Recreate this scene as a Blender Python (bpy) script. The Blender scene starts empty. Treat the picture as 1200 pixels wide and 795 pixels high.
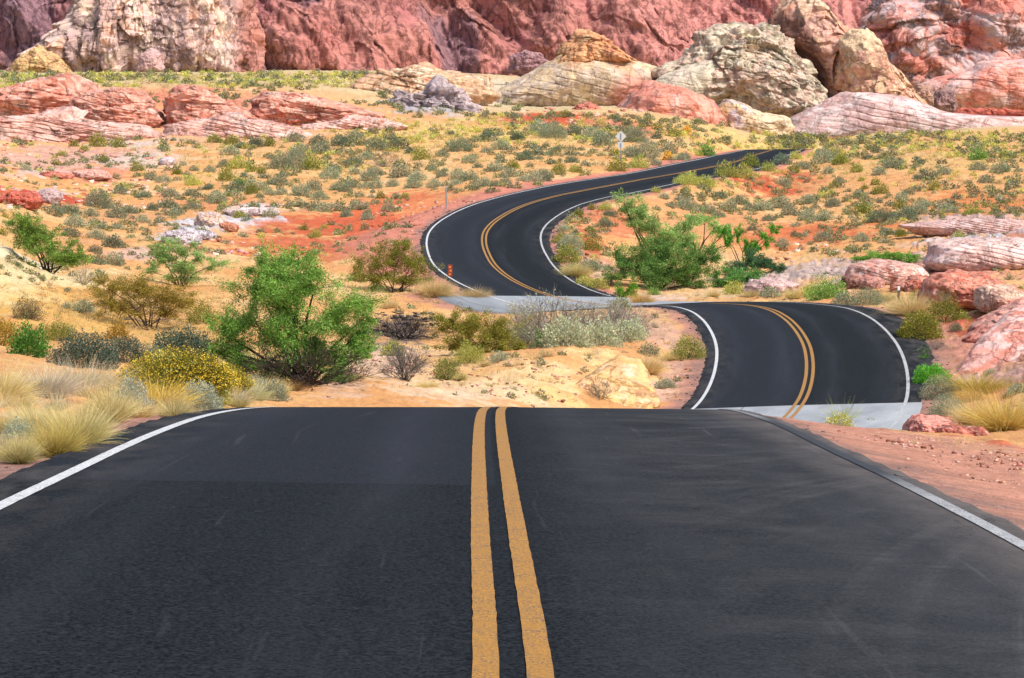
import bpy, math, random, numpy as np
from mathutils import Matrix
random.seed(7); RNG = np.random.default_rng(7)
SC = bpy.context.scene; COL = SC.collection
F, H0 = 3000.0, 200.0            # focal length and horizon of the 1200 px wide photograph
# ------------------------------------------------------------------ noise
_p = np.random.default_rng(3).permutation(256).astype(np.int32); _p = np.concatenate([_p, _p, _p])
_g = np.random.default_rng(4).normal(size=(256, 3)); _g = (_g/np.linalg.norm(_g, axis=1)[:, None]).astype(np.float32)
def perlin(P):
    P = np.asarray(P, np.float32); i = np.floor(P); f = P-i; i = i.astype(np.int32) & 255
    w = f*f*f*(f*(f*6-15)+10); out = np.zeros(len(P), np.float32)
    for a in (0, 1):
        for b in (0, 1):
            for c in (0, 1):
                g = _g[_p[_p[_p[(i[:, 0]+a) & 255]+((i[:, 1]+b) & 255)]+((i[:, 2]+c) & 255)]]
                d = g[:, 0]*(f[:, 0]-a)+g[:, 1]*(f[:, 1]-b)+g[:, 2]*(f[:, 2]-c)
                out += d*(w[:, 0] if a else 1-w[:, 0])*(w[:, 1] if b else 1-w[:, 1])*(w[:, 2] if c else 1-w[:, 2])
    return out*1.6
def fbm(P, n=4, gain=.5, lac=2.03):
    o = 0; a = 1; P = np.asarray(P, np.float32)
    for k in range(n): o = o+a*perlin(P); P = P*lac+17.3; a *= gain
    return o
def billow(P, n=4, gain=.5, lac=2.1):          # rounded bulges parted by sharp creases
    o = 0; a = 1; P = np.asarray(P, np.float32)
    for k in range(n): o = o+a*np.minimum(np.abs(perlin(P))*2.2, 1.2); P = P*lac+31.7; a *= gain
    return o
_r3 = np.random.default_rng(8).uniform(-1, 1, (256, 7)).astype(np.float32)
def facet(P):
    """joint blocks: space cut into cells, each with a flat face of its own tilt and depth"""
    P = np.asarray(P, np.float32); P = P+.22*np.stack([perlin(P*1.3), perlin(P*1.3+11), perlin(P*1.3+23)], 1); i = np.floor(P).astype(np.int32); bd = np.full(len(P), 1e9, np.float32); out = np.zeros(len(P), np.float32)
    for x in (-1, 0, 1):
        for y in (-1, 0, 1):
            for z in (-1, 0, 1):
                h = _p[_p[_p[(i[:, 0]+x) & 255]+((i[:, 1]+y) & 255)]+((i[:, 2]+z) & 255)]; r = _r3[h]
                D = P-(i+[x, y, z]+.5+.42*r[:, :3]); q = (D*D).sum(1); k = q < bd; bd[k] = q[k]
                out[k] = (.55*r[:, 3]+(D*r[:, 4:7]).sum(1)*.9)[k]
    return out
def sstep(a, b, x): t = np.clip((x-a)/(b-a), 0, 1); return t*t*(3-2*t)
def lin(c, k=1.0):
    c = np.array(c, float)/255; return np.where(c <= .04045, c/12.92, ((c+.055)/1.055)**2.4)*k
# ------------------------------------------------------------------ mesh and object helpers
def mesh(name, V, Fc, col=None, uv=None, smooth=False, fattr=None):
    V = np.ascontiguousarray(V, np.float32); Fc = np.ascontiguousarray(Fc, np.int32)
    me = bpy.data.meshes.new(name); nf, k = Fc.shape
    me.vertices.add(len(V)); me.vertices.foreach_set('co', V.ravel())
    me.loops.add(nf*k); me.loops.foreach_set('vertex_index', Fc.ravel())
    me.polygons.add(nf); me.polygons.foreach_set('loop_start', np.arange(0, nf*k, k, dtype=np.int32))
    try: me.polygons.foreach_set('loop_total', np.full(nf, k, np.int32))
    except Exception: pass
    if col is not None:
        a = me.color_attributes.new('col', 'FLOAT_COLOR', 'POINT')
        a.data.foreach_set('color', np.c_[col, np.ones(len(V))].astype(np.float32).ravel())
    if uv is not None:
        l = me.uv_layers.new(name='UVMap'); l.data.foreach_set('uv', np.ascontiguousarray(uv[Fc.ravel()], np.float32).ravel())
    for k_, v in (fattr or {}).items():
        a = me.attributes.new(k_, 'FLOAT', 'POINT'); a.data.foreach_set('value', np.asarray(v, np.float32))
    me.update(calc_edges=True); me.validate()
    if smooth: me.polygons.foreach_set('use_smooth', np.ones(len(me.polygons), bool))
    return me
def link(name, me, mat=None, parent=None, loc=(0, 0, 0)):
    o = bpy.data.objects.new(name, me); COL.objects.link(o); o.location = loc
    if mat is not None and me is not None and not me.materials: me.materials.append(mat)
    if parent is not None: o.parent = parent
    return o
def tag(o, label=None, cat=None, group=None, kind=None):
    for k, v in (('label', label), ('category', cat), ('group', group), ('kind', kind)):
        if v: o[k] = v
    return o
def gridfaces(nr, nc):
    i = np.arange(nr-1)[:, None]*nc+np.arange(nc-1)[None, :]
    return np.stack([i, i+1, i+nc+1, i+nc], -1).reshape(-1, 4)
# ------------------------------------------------------------------ materials
def nt_new(name):
    m = bpy.data.materials.new(name); m.use_nodes = True; nt = m.node_tree; nt.nodes.clear()
    return m, nt
def N(nt, t, **kw):
    n = nt.nodes.new(t)
    for k, v in kw.items():
        if k.startswith('i_'):
            n.inputs[k[2:].replace('_', ' ')].default_value = v
        else: setattr(n, k, v)
    return n
def math_(nt, op, a, b=None, clamp=False):
    n = nt.nodes.new('ShaderNodeMath'); n.operation = op; n.use_clamp = clamp
    for i, x in enumerate((a, b)):
        if x is None: continue
        if isinstance(x, (int, float)): n.inputs[i].default_value = x
        else: nt.links.new(x, n.inputs[i])
    return n.outputs[0]
def mixc(nt, f, a, b, mode='MIX'):
    n = nt.nodes.new('ShaderNodeMix'); n.data_type = 'RGBA'; n.blend_type = mode
    for i, x in ((0, f), (6, a), (7, b)):
        if isinstance(x, (int, float)): n.inputs[i].default_value = x
        elif isinstance(x, (tuple, list, np.ndarray)): n.inputs[i].default_value = tuple(x)[:3]+(1,)
        else: nt.links.new(x, n.inputs[i])
    return n.outputs[2]
def noise(nt, vec, scale, detail=4, rough=.55, dist=0):
    n = N(nt, 'ShaderNodeTexNoise'); n.inputs['Scale'].default_value = scale; n.inputs['Detail'].default_value = detail
    n.inputs['Roughness'].default_value = rough; n.inputs['Distortion'].default_value = dist
    if vec is not None: nt.links.new(vec, n.inputs['Vector'])
    return n.outputs[0]
def ramp(nt, f, pts):
    n = N(nt, 'ShaderNodeValToRGB'); e = n.color_ramp.elements
    while len(e) < len(pts): e.new(.5)
    for k, (p, v) in zip(e, pts): k.position = p; k.color = (v, v, v, 1) if isinstance(v, (int, float)) else tuple(v)+(1,)
    nt.links.new(f, n.inputs[0]); return n.outputs[0]
def mapping(nt, vec, scale=(1, 1, 1), rot=(0, 0, 0)):
    n = N(nt, 'ShaderNodeMapping'); n.inputs['Scale'].default_value = scale; n.inputs['Rotation'].default_value = rot
    nt.links.new(vec, n.inputs[0]); return n.outputs[0]
def bsdf(nt, color, rough=.9, spec=.2, bump=None, dist=.02, strength=.6):
    b = N(nt, 'ShaderNodeBsdfPrincipled'); b.inputs['Roughness'].default_value = rough; b.inputs['Specular IOR Level'].default_value = spec
    if isinstance(color, (tuple, list, np.ndarray)): b.inputs['Base Color'].default_value = tuple(color)[:3]+(1,)
    else: nt.links.new(color, b.inputs['Base Color'])
    if bump is not None:
        k = N(nt, 'ShaderNodeBump'); k.inputs['Distance'].default_value = dist; k.inputs['Strength'].default_value = strength
        nt.links.new(bump, k.inputs['Height']); nt.links.new(k.outputs[0], b.inputs['Normal'])
    o = N(nt, 'ShaderNodeOutputMaterial'); nt.links.new(b.outputs[0], o.inputs[0])
    return b
def mat_ground():
    m, nt = nt_new('desert_ground')
    at = N(nt, 'ShaderNodeAttribute', attribute_name='col'); rk = N(nt, 'ShaderNodeAttribute', attribute_name='rock')
    pos = N(nt, 'ShaderNodeNewGeometry').outputs['Position']
    n1 = noise(nt, pos, .9, 6, .62); n2 = noise(nt, pos, 9, 5, .7); n3 = noise(nt, pos, 60, 3, .6)
    v = math_(nt, 'MULTIPLY', ramp(nt, n1, [(.3, .80), (.7, 1.16)]), ramp(nt, n2, [(.3, .72), (.72, 1.18)]))
    v = math_(nt, 'MULTIPLY', v, ramp(nt, n3, [(.3, .78), (.7, 1.16)]))
    # rock: tilted, wavy strata and dark cracks
    st = mapping(nt, pos, (.25, .25, 2.6), (.12, .25, 0)); s1 = noise(nt, st, 1.1, 7, .68, .7)
    c1 = noise(nt, mapping(nt, pos, (.5, .5, 1.6), (.1, -.3, 0)), 1.4, 8, .7, .4)
    crack = ramp(nt, math_(nt, 'ABSOLUTE', math_(nt, 'SUBTRACT', c1, .5)), [(0, .62), (.035, 1)])
    rv = math_(nt, 'MULTIPLY', ramp(nt, s1, [(.32, .76), (.5, 1.04), (.68, 1.2)]), crack)
    val = N(nt, 'ShaderNodeMix'); nt.links.new(rk.outputs['Fac'], val.inputs[0]); nt.links.new(v, val.inputs[2]); nt.links.new(rv, val.inputs[3])
    cv = N(nt, 'ShaderNodeCombineColor')
    for i in range(3): nt.links.new(val.outputs[0], cv.inputs[i])
    base = mixc(nt, 1.0, at.outputs['Color'], cv.outputs[0], 'MULTIPLY')
    # scattered pale and dark pebbles
    vo = N(nt, 'ShaderNodeTexVoronoi'); vo.inputs['Scale'].default_value = 5.5; nt.links.new(pos, vo.inputs['Vector'])
    peb = ramp(nt, vo.outputs['Distance'], [(.10, 1), (.17, 0)])
    pc = ramp(nt, vo.outputs['Color'], [(.2, (.13, .075, .05)), (.8, (.50, .36, .27))])
    pm = math_(nt, 'MULTIPLY', peb, ramp(nt, noise(nt, pos, .8, 2), [(.42, 0), (.6, .75)]))
    base = mixc(nt, pm, base, pc)
    hb = math_(nt, 'ADD', math_(nt, 'MULTIPLY', n2, .5), math_(nt, 'MULTIPLY', n3, .22))
    hb = math_(nt, 'ADD', hb, math_(nt, 'MULTIPLY', s1, math_(nt, 'MULTIPLY', rk.outputs['Fac'], 1.6)))
    bsdf(nt, base, .95, .1, hb, .14, .75)
    return m
def mat_rock(name='sandstone', scale=1.0, tilt=.25, crackw=.03, dark=.5):
    m, nt = nt_new(name)
    at = N(nt, 'ShaderNodeAttribute', attribute_name='col')
    pos = N(nt, 'ShaderNodeNewGeometry').outputs['Position']
    n1 = noise(nt, pos, .22*scale, 6, .65); n2 = noise(nt, pos, 1.6*scale, 6, .7)
    s1 = noise(nt, mapping(nt, pos, (.12*scale, .12*scale, 1.1*scale), (.1, tilt, 0)), 1.3, 7, .66, .8)
    c1 = noise(nt, mapping(nt, pos, (.3*scale, .3*scale, .18*scale), (0, tilt, 0)), 1.2, 9, .68, .5)
    crack = ramp(nt, math_(nt, 'ABSOLUTE', math_(nt, 'SUBTRACT', c1, .5)), [(0, dark), (crackw, 1)])
    v = math_(nt, 'MULTIPLY', ramp(nt, n1, [(.3, .84), (.7, 1.14)]), ramp(nt, n2, [(.28, .78), (.7, 1.15)]))
    v = math_(nt, 'MULTIPLY', v, ramp(nt, s1, [(.3, .80), (.7, 1.14)])); v = math_(nt, 'MULTIPLY', v, crack)
    cv = N(nt, 'ShaderNodeCombineColor')
    for i in range(3): nt.links.new(v, cv.inputs[i])
    base = mixc(nt, 1.0, at.outputs['Color'], cv.outputs[0], 'MULTIPLY')
    hb = math_(nt, 'ADD', math_(nt, 'MULTIPLY', n2, .7), math_(nt, 'MULTIPLY', s1, .6))
    hb = math_(nt, 'ADD', hb, math_(nt, 'MULTIPLY', crack, .5))
    bsdf(nt, base, .92, .12, hb, .5/scale, .8)
    return m
def mat_asphalt():
    m, nt = nt_new('asphalt')
    uv = N(nt, 'ShaderNodeUVMap', uv_map='UVMap').outputs[0]; sp = N(nt, 'ShaderNodeSeparateXYZ'); nt.links.new(uv, sp.inputs[0])
    t, s = sp.outputs[0], sp.outputs[1]
    pos = N(nt, 'ShaderNodeNewGeometry').outputs['Position']
    g = noise(nt, pos, 42, 4, .8); g2 = noise(nt, pos, 14, 4, .7)
    base = mixc(nt, ramp(nt, g, [(.40, 0), (.60, 1)]), (.0012, .0016, .0021), (.0215, .0255, .0300))
    base = mixc(nt, ramp(nt, g2, [(.56, 0), (.72, .45)]), base, (.040, .042, .048))
    # worn wheel tracks
    wt = math_(nt, 'ABSOLUTE', math_(nt, 'SUBTRACT', math_(nt, 'ABSOLUTE', math_(nt, 'SUBTRACT', math_(nt, 'ABSOLUTE', t), 1.55)), .8))
    tr = math_(nt, 'MULTIPLY', ramp(nt, wt, [(.0, .55), (.5, 0)]), ramp(nt, noise(nt, mapping(nt, uv, (1.6, .12, 1)), 1, 4), [(.35, 0), (.65, 1)]))
    base = mixc(nt, math_(nt, 'MULTIPLY', tr, .75), base, (.040, .043, .052))
    # the newer mat of asphalt begins at a transverse joint
    jn = ramp(nt, math_(nt, 'ABSOLUTE', math_(nt, 'SUBTRACT', math_(nt, 'ADD', s, math_(nt, 'MULTIPLY', noise(nt, uv, 3, 2), .12)), JOINT)), [(.0, .6), (.05, 0)])
    lf = ramp(nt, t, [(0, 1), (.01, 0)])
    base = mixc(nt, math_(nt, 'MULTIPLY', jn, lf), base, (.011, .012, .014))
    older = math_(nt, 'MULTIPLY', math_(nt, 'GREATER_THAN', s, JOINT), .22)
    base = mixc(nt, math_(nt, 'MULTIPLY', older, lf), base, (.036, .040, .053))
    # dust dragged over the near right lane
    sw = noise(nt, mapping(nt, uv, (.55, .42, 1), (0, 0, .62)), 1.5, 5, .62, 1.6)
    sx = noise(nt, mapping(nt, uv, (1.2, 3.2, 1), (0, 0, .5)), 1.0, 6, .75, 1.4)
    near = math_(nt, 'MULTIPLY', ramp(nt, math_(nt, 'DIVIDE', s, 60), [(.60, 1), (.80, 0)]), ramp(nt, math_(nt, 'DIVIDE', t, 4), [(.03, 0), (.30, .7), (.75, 1)]))
    du = math_(nt, 'MULTIPLY', math_(nt, 'MULTIPLY', ramp(nt, sw, [(.40, .1), (.64, 1)]), ramp(nt, sx, [(.34, .2), (.64, 1)])), near)
    base = mixc(nt, math_(nt, 'MULTIPLY', du, .26), base, (.15, .142, .138))
    # curved tyre marks swept towards the shoulder
    ctr = N(nt, 'ShaderNodeVectorMath', operation='DISTANCE'); nt.links.new(uv, ctr.inputs[0]); ctr.inputs[1].default_value = (26, 6.0, 0)
    arc = noise(nt, None, 1.6, 5, .75); an = arc.node; an.noise_dimensions = '1D'; nt.links.new(ctr.outputs['Value'], an.inputs['W'])
    am = math_(nt, 'MULTIPLY', math_(nt, 'MULTIPLY', ramp(nt, arc, [(.52, 0), (.66, 1)]), ramp(nt, sx, [(.36, .2), (.62, 1)])), math_(nt, 'MULTIPLY', near, ramp(nt, math_(nt, 'DIVIDE', t, 3), [(.3, 0), (.8, 1)])))
    base = mixc(nt, math_(nt, 'MULTIPLY', am, .34), base, (.16, .15, .145))
    # dust along both edges
    ed = math_(nt, 'ABSOLUTE', t)
    en = noise(nt, mapping(nt, uv, (1.5, .5, 1)), 1.4, 6, .7)
    e1 = math_(nt, 'MULTIPLY', ramp(nt, math_(nt, 'DIVIDE', ed, 5), [(.48, 0), (.62, .8), (.72, 1)]), ramp(nt, en, [(.42, 0), (.68, 1)]))
    base = mixc(nt, math_(nt, 'MULTIPLY', e1, .5), base, (.125, .11, .10))
    nr = math_(nt, 'MULTIPLY', near, ramp(nt, math_(nt, 'DIVIDE', t, 4), [(.60, 0), (.80, 1)]))
    base = mixc(nt, math_(nt, 'MULTIPLY', nr, ramp(nt, en, [(.3, .25), (.6, .95)])), base, (.175, .145, .13))
    nl = math_(nt, 'MULTIPLY', near, ramp(nt, noise(nt, mapping(nt, uv, (.7, .25, 1)), 1, 3), [(.3, .15), (.65, .55)]))
    base = mixc(nt, nl, base, mixc(nt, g, (.022, .024, .027), (.075, .077, .082)))
    # hairline cracks and a few oil drips
    ck = noise(nt, mapping(nt, uv, (.9, .5, 1)), 1.0, 8, .62, .3); ck = ramp(nt, math_(nt, 'ABSOLUTE', math_(nt, 'SUBTRACT', ck, .5)), [(0, 1), (.0035, 0)])
    base = mixc(nt, math_(nt, 'MULTIPLY', ck, math_(nt, 'MULTIPLY', ramp(nt, noise(nt, uv, .35, 2), [(.45, 0), (.6, .7)]), .8)), base, (.006, .006, .007))
    # tyre scrubs
    sc = noise(nt, mapping(nt, uv, (5, .16, 1), (0, 0, .12)), 1.2, 3, .5, .9)
    base = mixc(nt, math_(nt, 'MULTIPLY', ramp(nt, sc, [(.68, 0), (.76, 1)]), .22), base, (.12, .115, .115))
    bsdf(nt, base, .9, .05, math_(nt, 'ADD', g, math_(nt, 'MULTIPLY', g2, .6)), .012, .8)
    return m
def mat_paint(name, c, worn, fade=0.0):
    m, nt = nt_new(name); pos = N(nt, 'ShaderNodeNewGeometry').outputs['Position']
    g = noise(nt, pos, 70, 4, .7); g2 = noise(nt, pos, 6, 5, .7); g3 = noise(nt, pos, 1.2, 3, .6)
    w = math_(nt, 'MULTIPLY', ramp(nt, g, [(worn-.06, 1), (worn+.05, 0)]), ramp(nt, g2, [(.34, 1), (.66, .3)]))
    col = mixc(nt, ramp(nt, g2, [(.3, 0), (.75, .5)]), c, np.array(c)*.5)
    col = mixc(nt, w, col, (.05, .048, .048))
    if fade:
        uv = N(nt, 'ShaderNodeUVMap', uv_map='UVMap').outputs[0]; sp = N(nt, 'ShaderNodeSeparateXYZ'); nt.links.new(uv, sp.inputs[0])
        k = ramp(nt, math_(nt, 'DIVIDE', sp.outputs[1], 60), [(.22, .1), (.29, .3), (.325, 1), (.45, 1), (.48, .6), (.56, .75), (.6, 0)])
        col = mixc(nt, math_(nt, 'MULTIPLY', k, ramp(nt, noise(nt, pos, 3.5, 5, .7), [(.25, .95), (.45, 1)])), col, (.026, .027, .029))
    bsdf(nt, col, .7, .3, g, .006, .5); return m
def mat_concrete():
    m, nt = nt_new('concrete'); pos = N(nt, 'ShaderNodeNewGeometry').outputs['Position']
    uv = N(nt, 'ShaderNodeUVMap', uv_map='UVMap').outputs[0]; sp = N(nt, 'ShaderNodeSeparateXYZ'); nt.links.new(uv, sp.inputs[0])
    n1 = noise(nt, mapping(nt, uv, (1, .25, 1)), 1.2, 6, .65); n2 = noise(nt, pos, 22, 4, .65)
    col = mixc(nt, ramp(nt, n1, [(.3, 0), (.7, 1)]), (.20, .215, .23), (.32, .335, .345))
    col = mixc(nt, ramp(nt, n2, [(.5, 0), (.75, .35)]), col, (.22, .22, .22))
    jt = math_(nt, 'ABSOLUTE', math_(nt, 'SUBTRACT', math_(nt, 'FRACT', math_(nt, 'DIVIDE', sp.outputs[0], 3.1)), .5))
    col = mixc(nt, ramp(nt, jt, [(.006, .7), (.012, 0)]), col, (.10, .10, .10))
    bsdf(nt, col, .85, .2, n2, .01, .4); return m
def mat_plant(name='foliage', trans=.28, rough=.75, var=.22):
    m, nt = nt_new(name); at = N(nt, 'ShaderNodeAttribute', attribute_name='col')
    oi = N(nt, 'ShaderNodeObjectInfo'); rnd = oi.outputs['Random']
    hs = N(nt, 'ShaderNodeHueSaturation'); nt.links.new(at.outputs['Color'], hs.inputs['Color'])
    nt.links.new(math_(nt, 'ADD', math_(nt, 'MULTIPLY', rnd, .03), .485), hs.inputs['Hue'])
    nt.links.new(math_(nt, 'ADD', math_(nt, 'MULTIPLY', math_(nt, 'FRACT', math_(nt, 'MULTIPLY', rnd, 7.3)), 2*var), 1-var), hs.inputs['Value'])
    b = N(nt, 'ShaderNodeBsdfPrincipled'); b.inputs['Roughness'].default_value = rough; b.inputs['Specular IOR Level'].default_value = .15
    tr = N(nt, 'ShaderNodeBsdfTranslucent'); mx = N(nt, 'ShaderNodeMixShader'); mx.inputs[0].default_value = trans
    nt.links.new(hs.outputs[0], b.inputs['Base Color']); nt.links.new(hs.outputs[0], tr.inputs['Color'])
    nt.links.new(b.outputs[0], mx.inputs[1]); nt.links.new(tr.outputs[0], mx.inputs[2])
    o = N(nt, 'ShaderNodeOutputMaterial'); nt.links.new(mx.outputs[0], o.inputs[0]); return m
def mat_plain(name, c, rough=.5, metal=0.0, var=.15):
    m, nt = nt_new(name); tc = N(nt, 'ShaderNodeTexCoord').outputs['Object']
    n = noise(nt, tc, 9, 5, .65); col = mixc(nt, ramp(nt, n, [(.3, 0), (.75, 1)]), c, np.array(c)*(1-var*2))
    b = bsdf(nt, col, rough, .4, n, .003, .3); b.inputs['Metallic'].default_value = metal; return m
# ------------------------------------------------------------------ the road's centre line: x, y, z, cross slope
RP = np.array([(-0.01,10.22,-1.95,-0.030),(-0.09,14.17,-2.04,-0.026),(-0.15,18.18,-2.19,-0.022),(-0.18,22.30,-2.37,-0.022),(-0.24,26.51,-2.58,-0.014),(-0.29,30.74,-2.87,-0.006),(-0.16,34.96,-3.23,-0.001),(0.23,39.13,-3.66,0.001),(0.90,43.25,-4.16,0.003),(1.81,47.31,-4.68,0.005),(2.87,51.33,-5.21,0.007),(4.01,55.31,-5.69,0.011),(5.14,59.26,-6.11,0.017),(6.17,63.21,-6.42,0.025),(7.06,67.14,-6.61,0.036),(7.83,71.03,-6.66,0.045),(8.53,74.85,-6.59,0.047),(9.11,78.58,-6.40,0.041),(9.56,82.21,-6.13,0.030),(9.85,85.70,-5.83,0.022),(9.93,89.08,-5.53,0.021),(9.85,92.34,-5.30,0.016),(9.57,95.47,-5.17,0.008),(8.97,98.47,-5.17,-0.001),(7.99,101.34,-5.27,0.005),(6.73,104.11,-5.45,0.016),(5.34,106.87,-5.62,0.025),(3.99,109.70,-5.74,0.024),(2.78,112.66,-5.75,0.004),(1.69,115.78,-5.64,-0.028),(0.65,119.04,-5.40,-0.039),(-0.22,122.47,-5.07,-0.038),(-0.87,126.07,-4.67,-0.026),(-1.25,129.84,-4.22,-0.019),(-1.46,133.76,-3.76,-0.019),(-1.43,137.82,-3.32,-0.022),(-1.08,141.98,-2.92,-0.024),(-0.48,146.23,-2.56,-0.026),(0.26,150.53,-2.24,-0.026),(1.13,154.86,-1.97,-0.026),(2.12,159.20,-1.75,-0.032),(3.19,163.54,-1.55,-0.041),(4.30,167.86,-1.39,-0.054),(5.41,172.18,-1.23,-0.064),(6.48,176.47,-1.09,-0.066),(7.54,180.74,-0.94,-0.061),(8.59,184.97,-0.80,-0.057),(9.66,189.16,-0.65,-0.051),(10.79,193.30,-0.51,-0.046),(11.98,197.38,-0.36,-0.048),(13.18,201.43,-0.20,-0.057),(14.38,205.43,-0.03,-0.071),(15.58,209.41,0.14,-0.086),(16.76,213.36,0.32,-0.096),(17.89,217.30,0.48,-0.099),(18.93,221.23,0.65,-0.097),(19.83,225.17,0.82,-0.089),(20.60,229.10,0.98,-0.075),(21.24,233.04,1.13,-0.060),(21.88,236.96,1.26,-0.049),(22.56,240.86,1.38,-0.037),(23.25,244.75,1.49,-0.026),(23.91,248.62,1.59,-0.021),(24.54,252.49,1.69,-0.017),(25.15,256.34,1.79,-0.013),(25.76,260.19,1.89,-0.009),(26.36,264.04,1.98,-0.005),(26.97,267.88,2.08,-0.002),(27.58,271.73,2.18,0.002),(28.18,275.58,2.28,0.005)])
RP[:7, 0] = [0, -.07, -.13, -.185, -.225, -.23, -.14]
_a, _b = RP[0], RP[-1]
back = [(_a[0]+.03*k, _a[1]-4*k, _a[2]+.085*k, _a[3]) for k in range(6, 0, -1)]
fwd, q = [], _b.copy()
for k in range(1, 12):
    q = q+np.array([.66+.16*k, 3.8-.09*k, .085-.045*k, 0]); fwd.append(q.copy())
RP = np.vstack([back, RP, fwd])
def catmull(P, m):
    n = len(P); i = np.linspace(0, n-1, (n-1)*m+1); k = np.clip(i.astype(int), 0, n-2); a = (i-k)[:, None]
    p = lambda j: P[np.clip(j, 0, n-1)]
    p0, p1, p2, p3 = p(k-1), p(k), p(k+1), p(k+2)
    return .5*(2*p1+(p2-p0)*a+(2*p0-5*p1+4*p2-p3)*a**2+(3*p1-p0-3*p2+p3)*a**3)
RC = catmull(RP, 8)
_t = np.gradient(RC[:, :2], axis=0); _t /= np.linalg.norm(_t, axis=1)[:, None]
RN = np.stack([_t[:, 1], -_t[:, 0]], 1)                    # to the right of the road
RS = np.r_[0, np.cumsum(np.linalg.norm(np.diff(RC[:, :2], axis=0), axis=1))]; RS += -14+0*RS
JOINT = 17.4
def s_at(y0, lo=0): return RS[lo+np.argmin(abs(RC[lo:, 1]-y0))]
EDGE_L = np.interp(RS, [20, 40, 60, 75, 100, 125, 150, 300], [3.36, 3.36, 3.3, 3.32, 3.3, 3.25, 3.25, 3.3])
EDGE_R = np.interp(RS, [10, 34, 60, 76, 84, 92, 100, 110, 125, 150, 300], [3.2, 3.14, 3.3, 3.35, 3.9, 4.1, 3.8, 3.4, 3.35, 3.45, 3.4])
SLABX = 2.1*sstep(-2, 0, RS-s_at(107.5, 150))*(1-sstep(0, 2.5, RS-s_at(115.8, 150)))
def road_z(i, t): return RC[i, 2]+RC[i, 3]*t-.006*abs(t)
def nearest_road(X, Y):
    """index of the nearest centre sample and the signed distance to the right of it"""
    n = len(X); idx = np.zeros(n, np.int32); dd = np.full(n, 1e9, np.float32)
    A = RC[::4, :2].astype(np.float32)
    for c in range(0, n, 60000):
        x, y = X[c:c+60000, None], Y[c:c+60000, None]
        d = (x-A[None, :, 0])**2+(y-A[None, :, 1])**2; j = d.argmin(1); idx[c:c+60000] = j*4
    best = idx.copy(); bd = np.full(n, 1e18)
    for o in range(-4, 5):
        j = np.clip(idx+o, 0, len(RC)-1); d = (X-RC[j, 0])**2+(Y-RC[j, 1])**2
        k = d < bd; best[k] = j[k]; bd[k] = d[k]
    sg = np.sign((X-RC[best, 0])*RN[best, 0]+(Y-RC[best, 1])*RN[best, 1])
    return best, sg*np.sqrt(bd)
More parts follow.
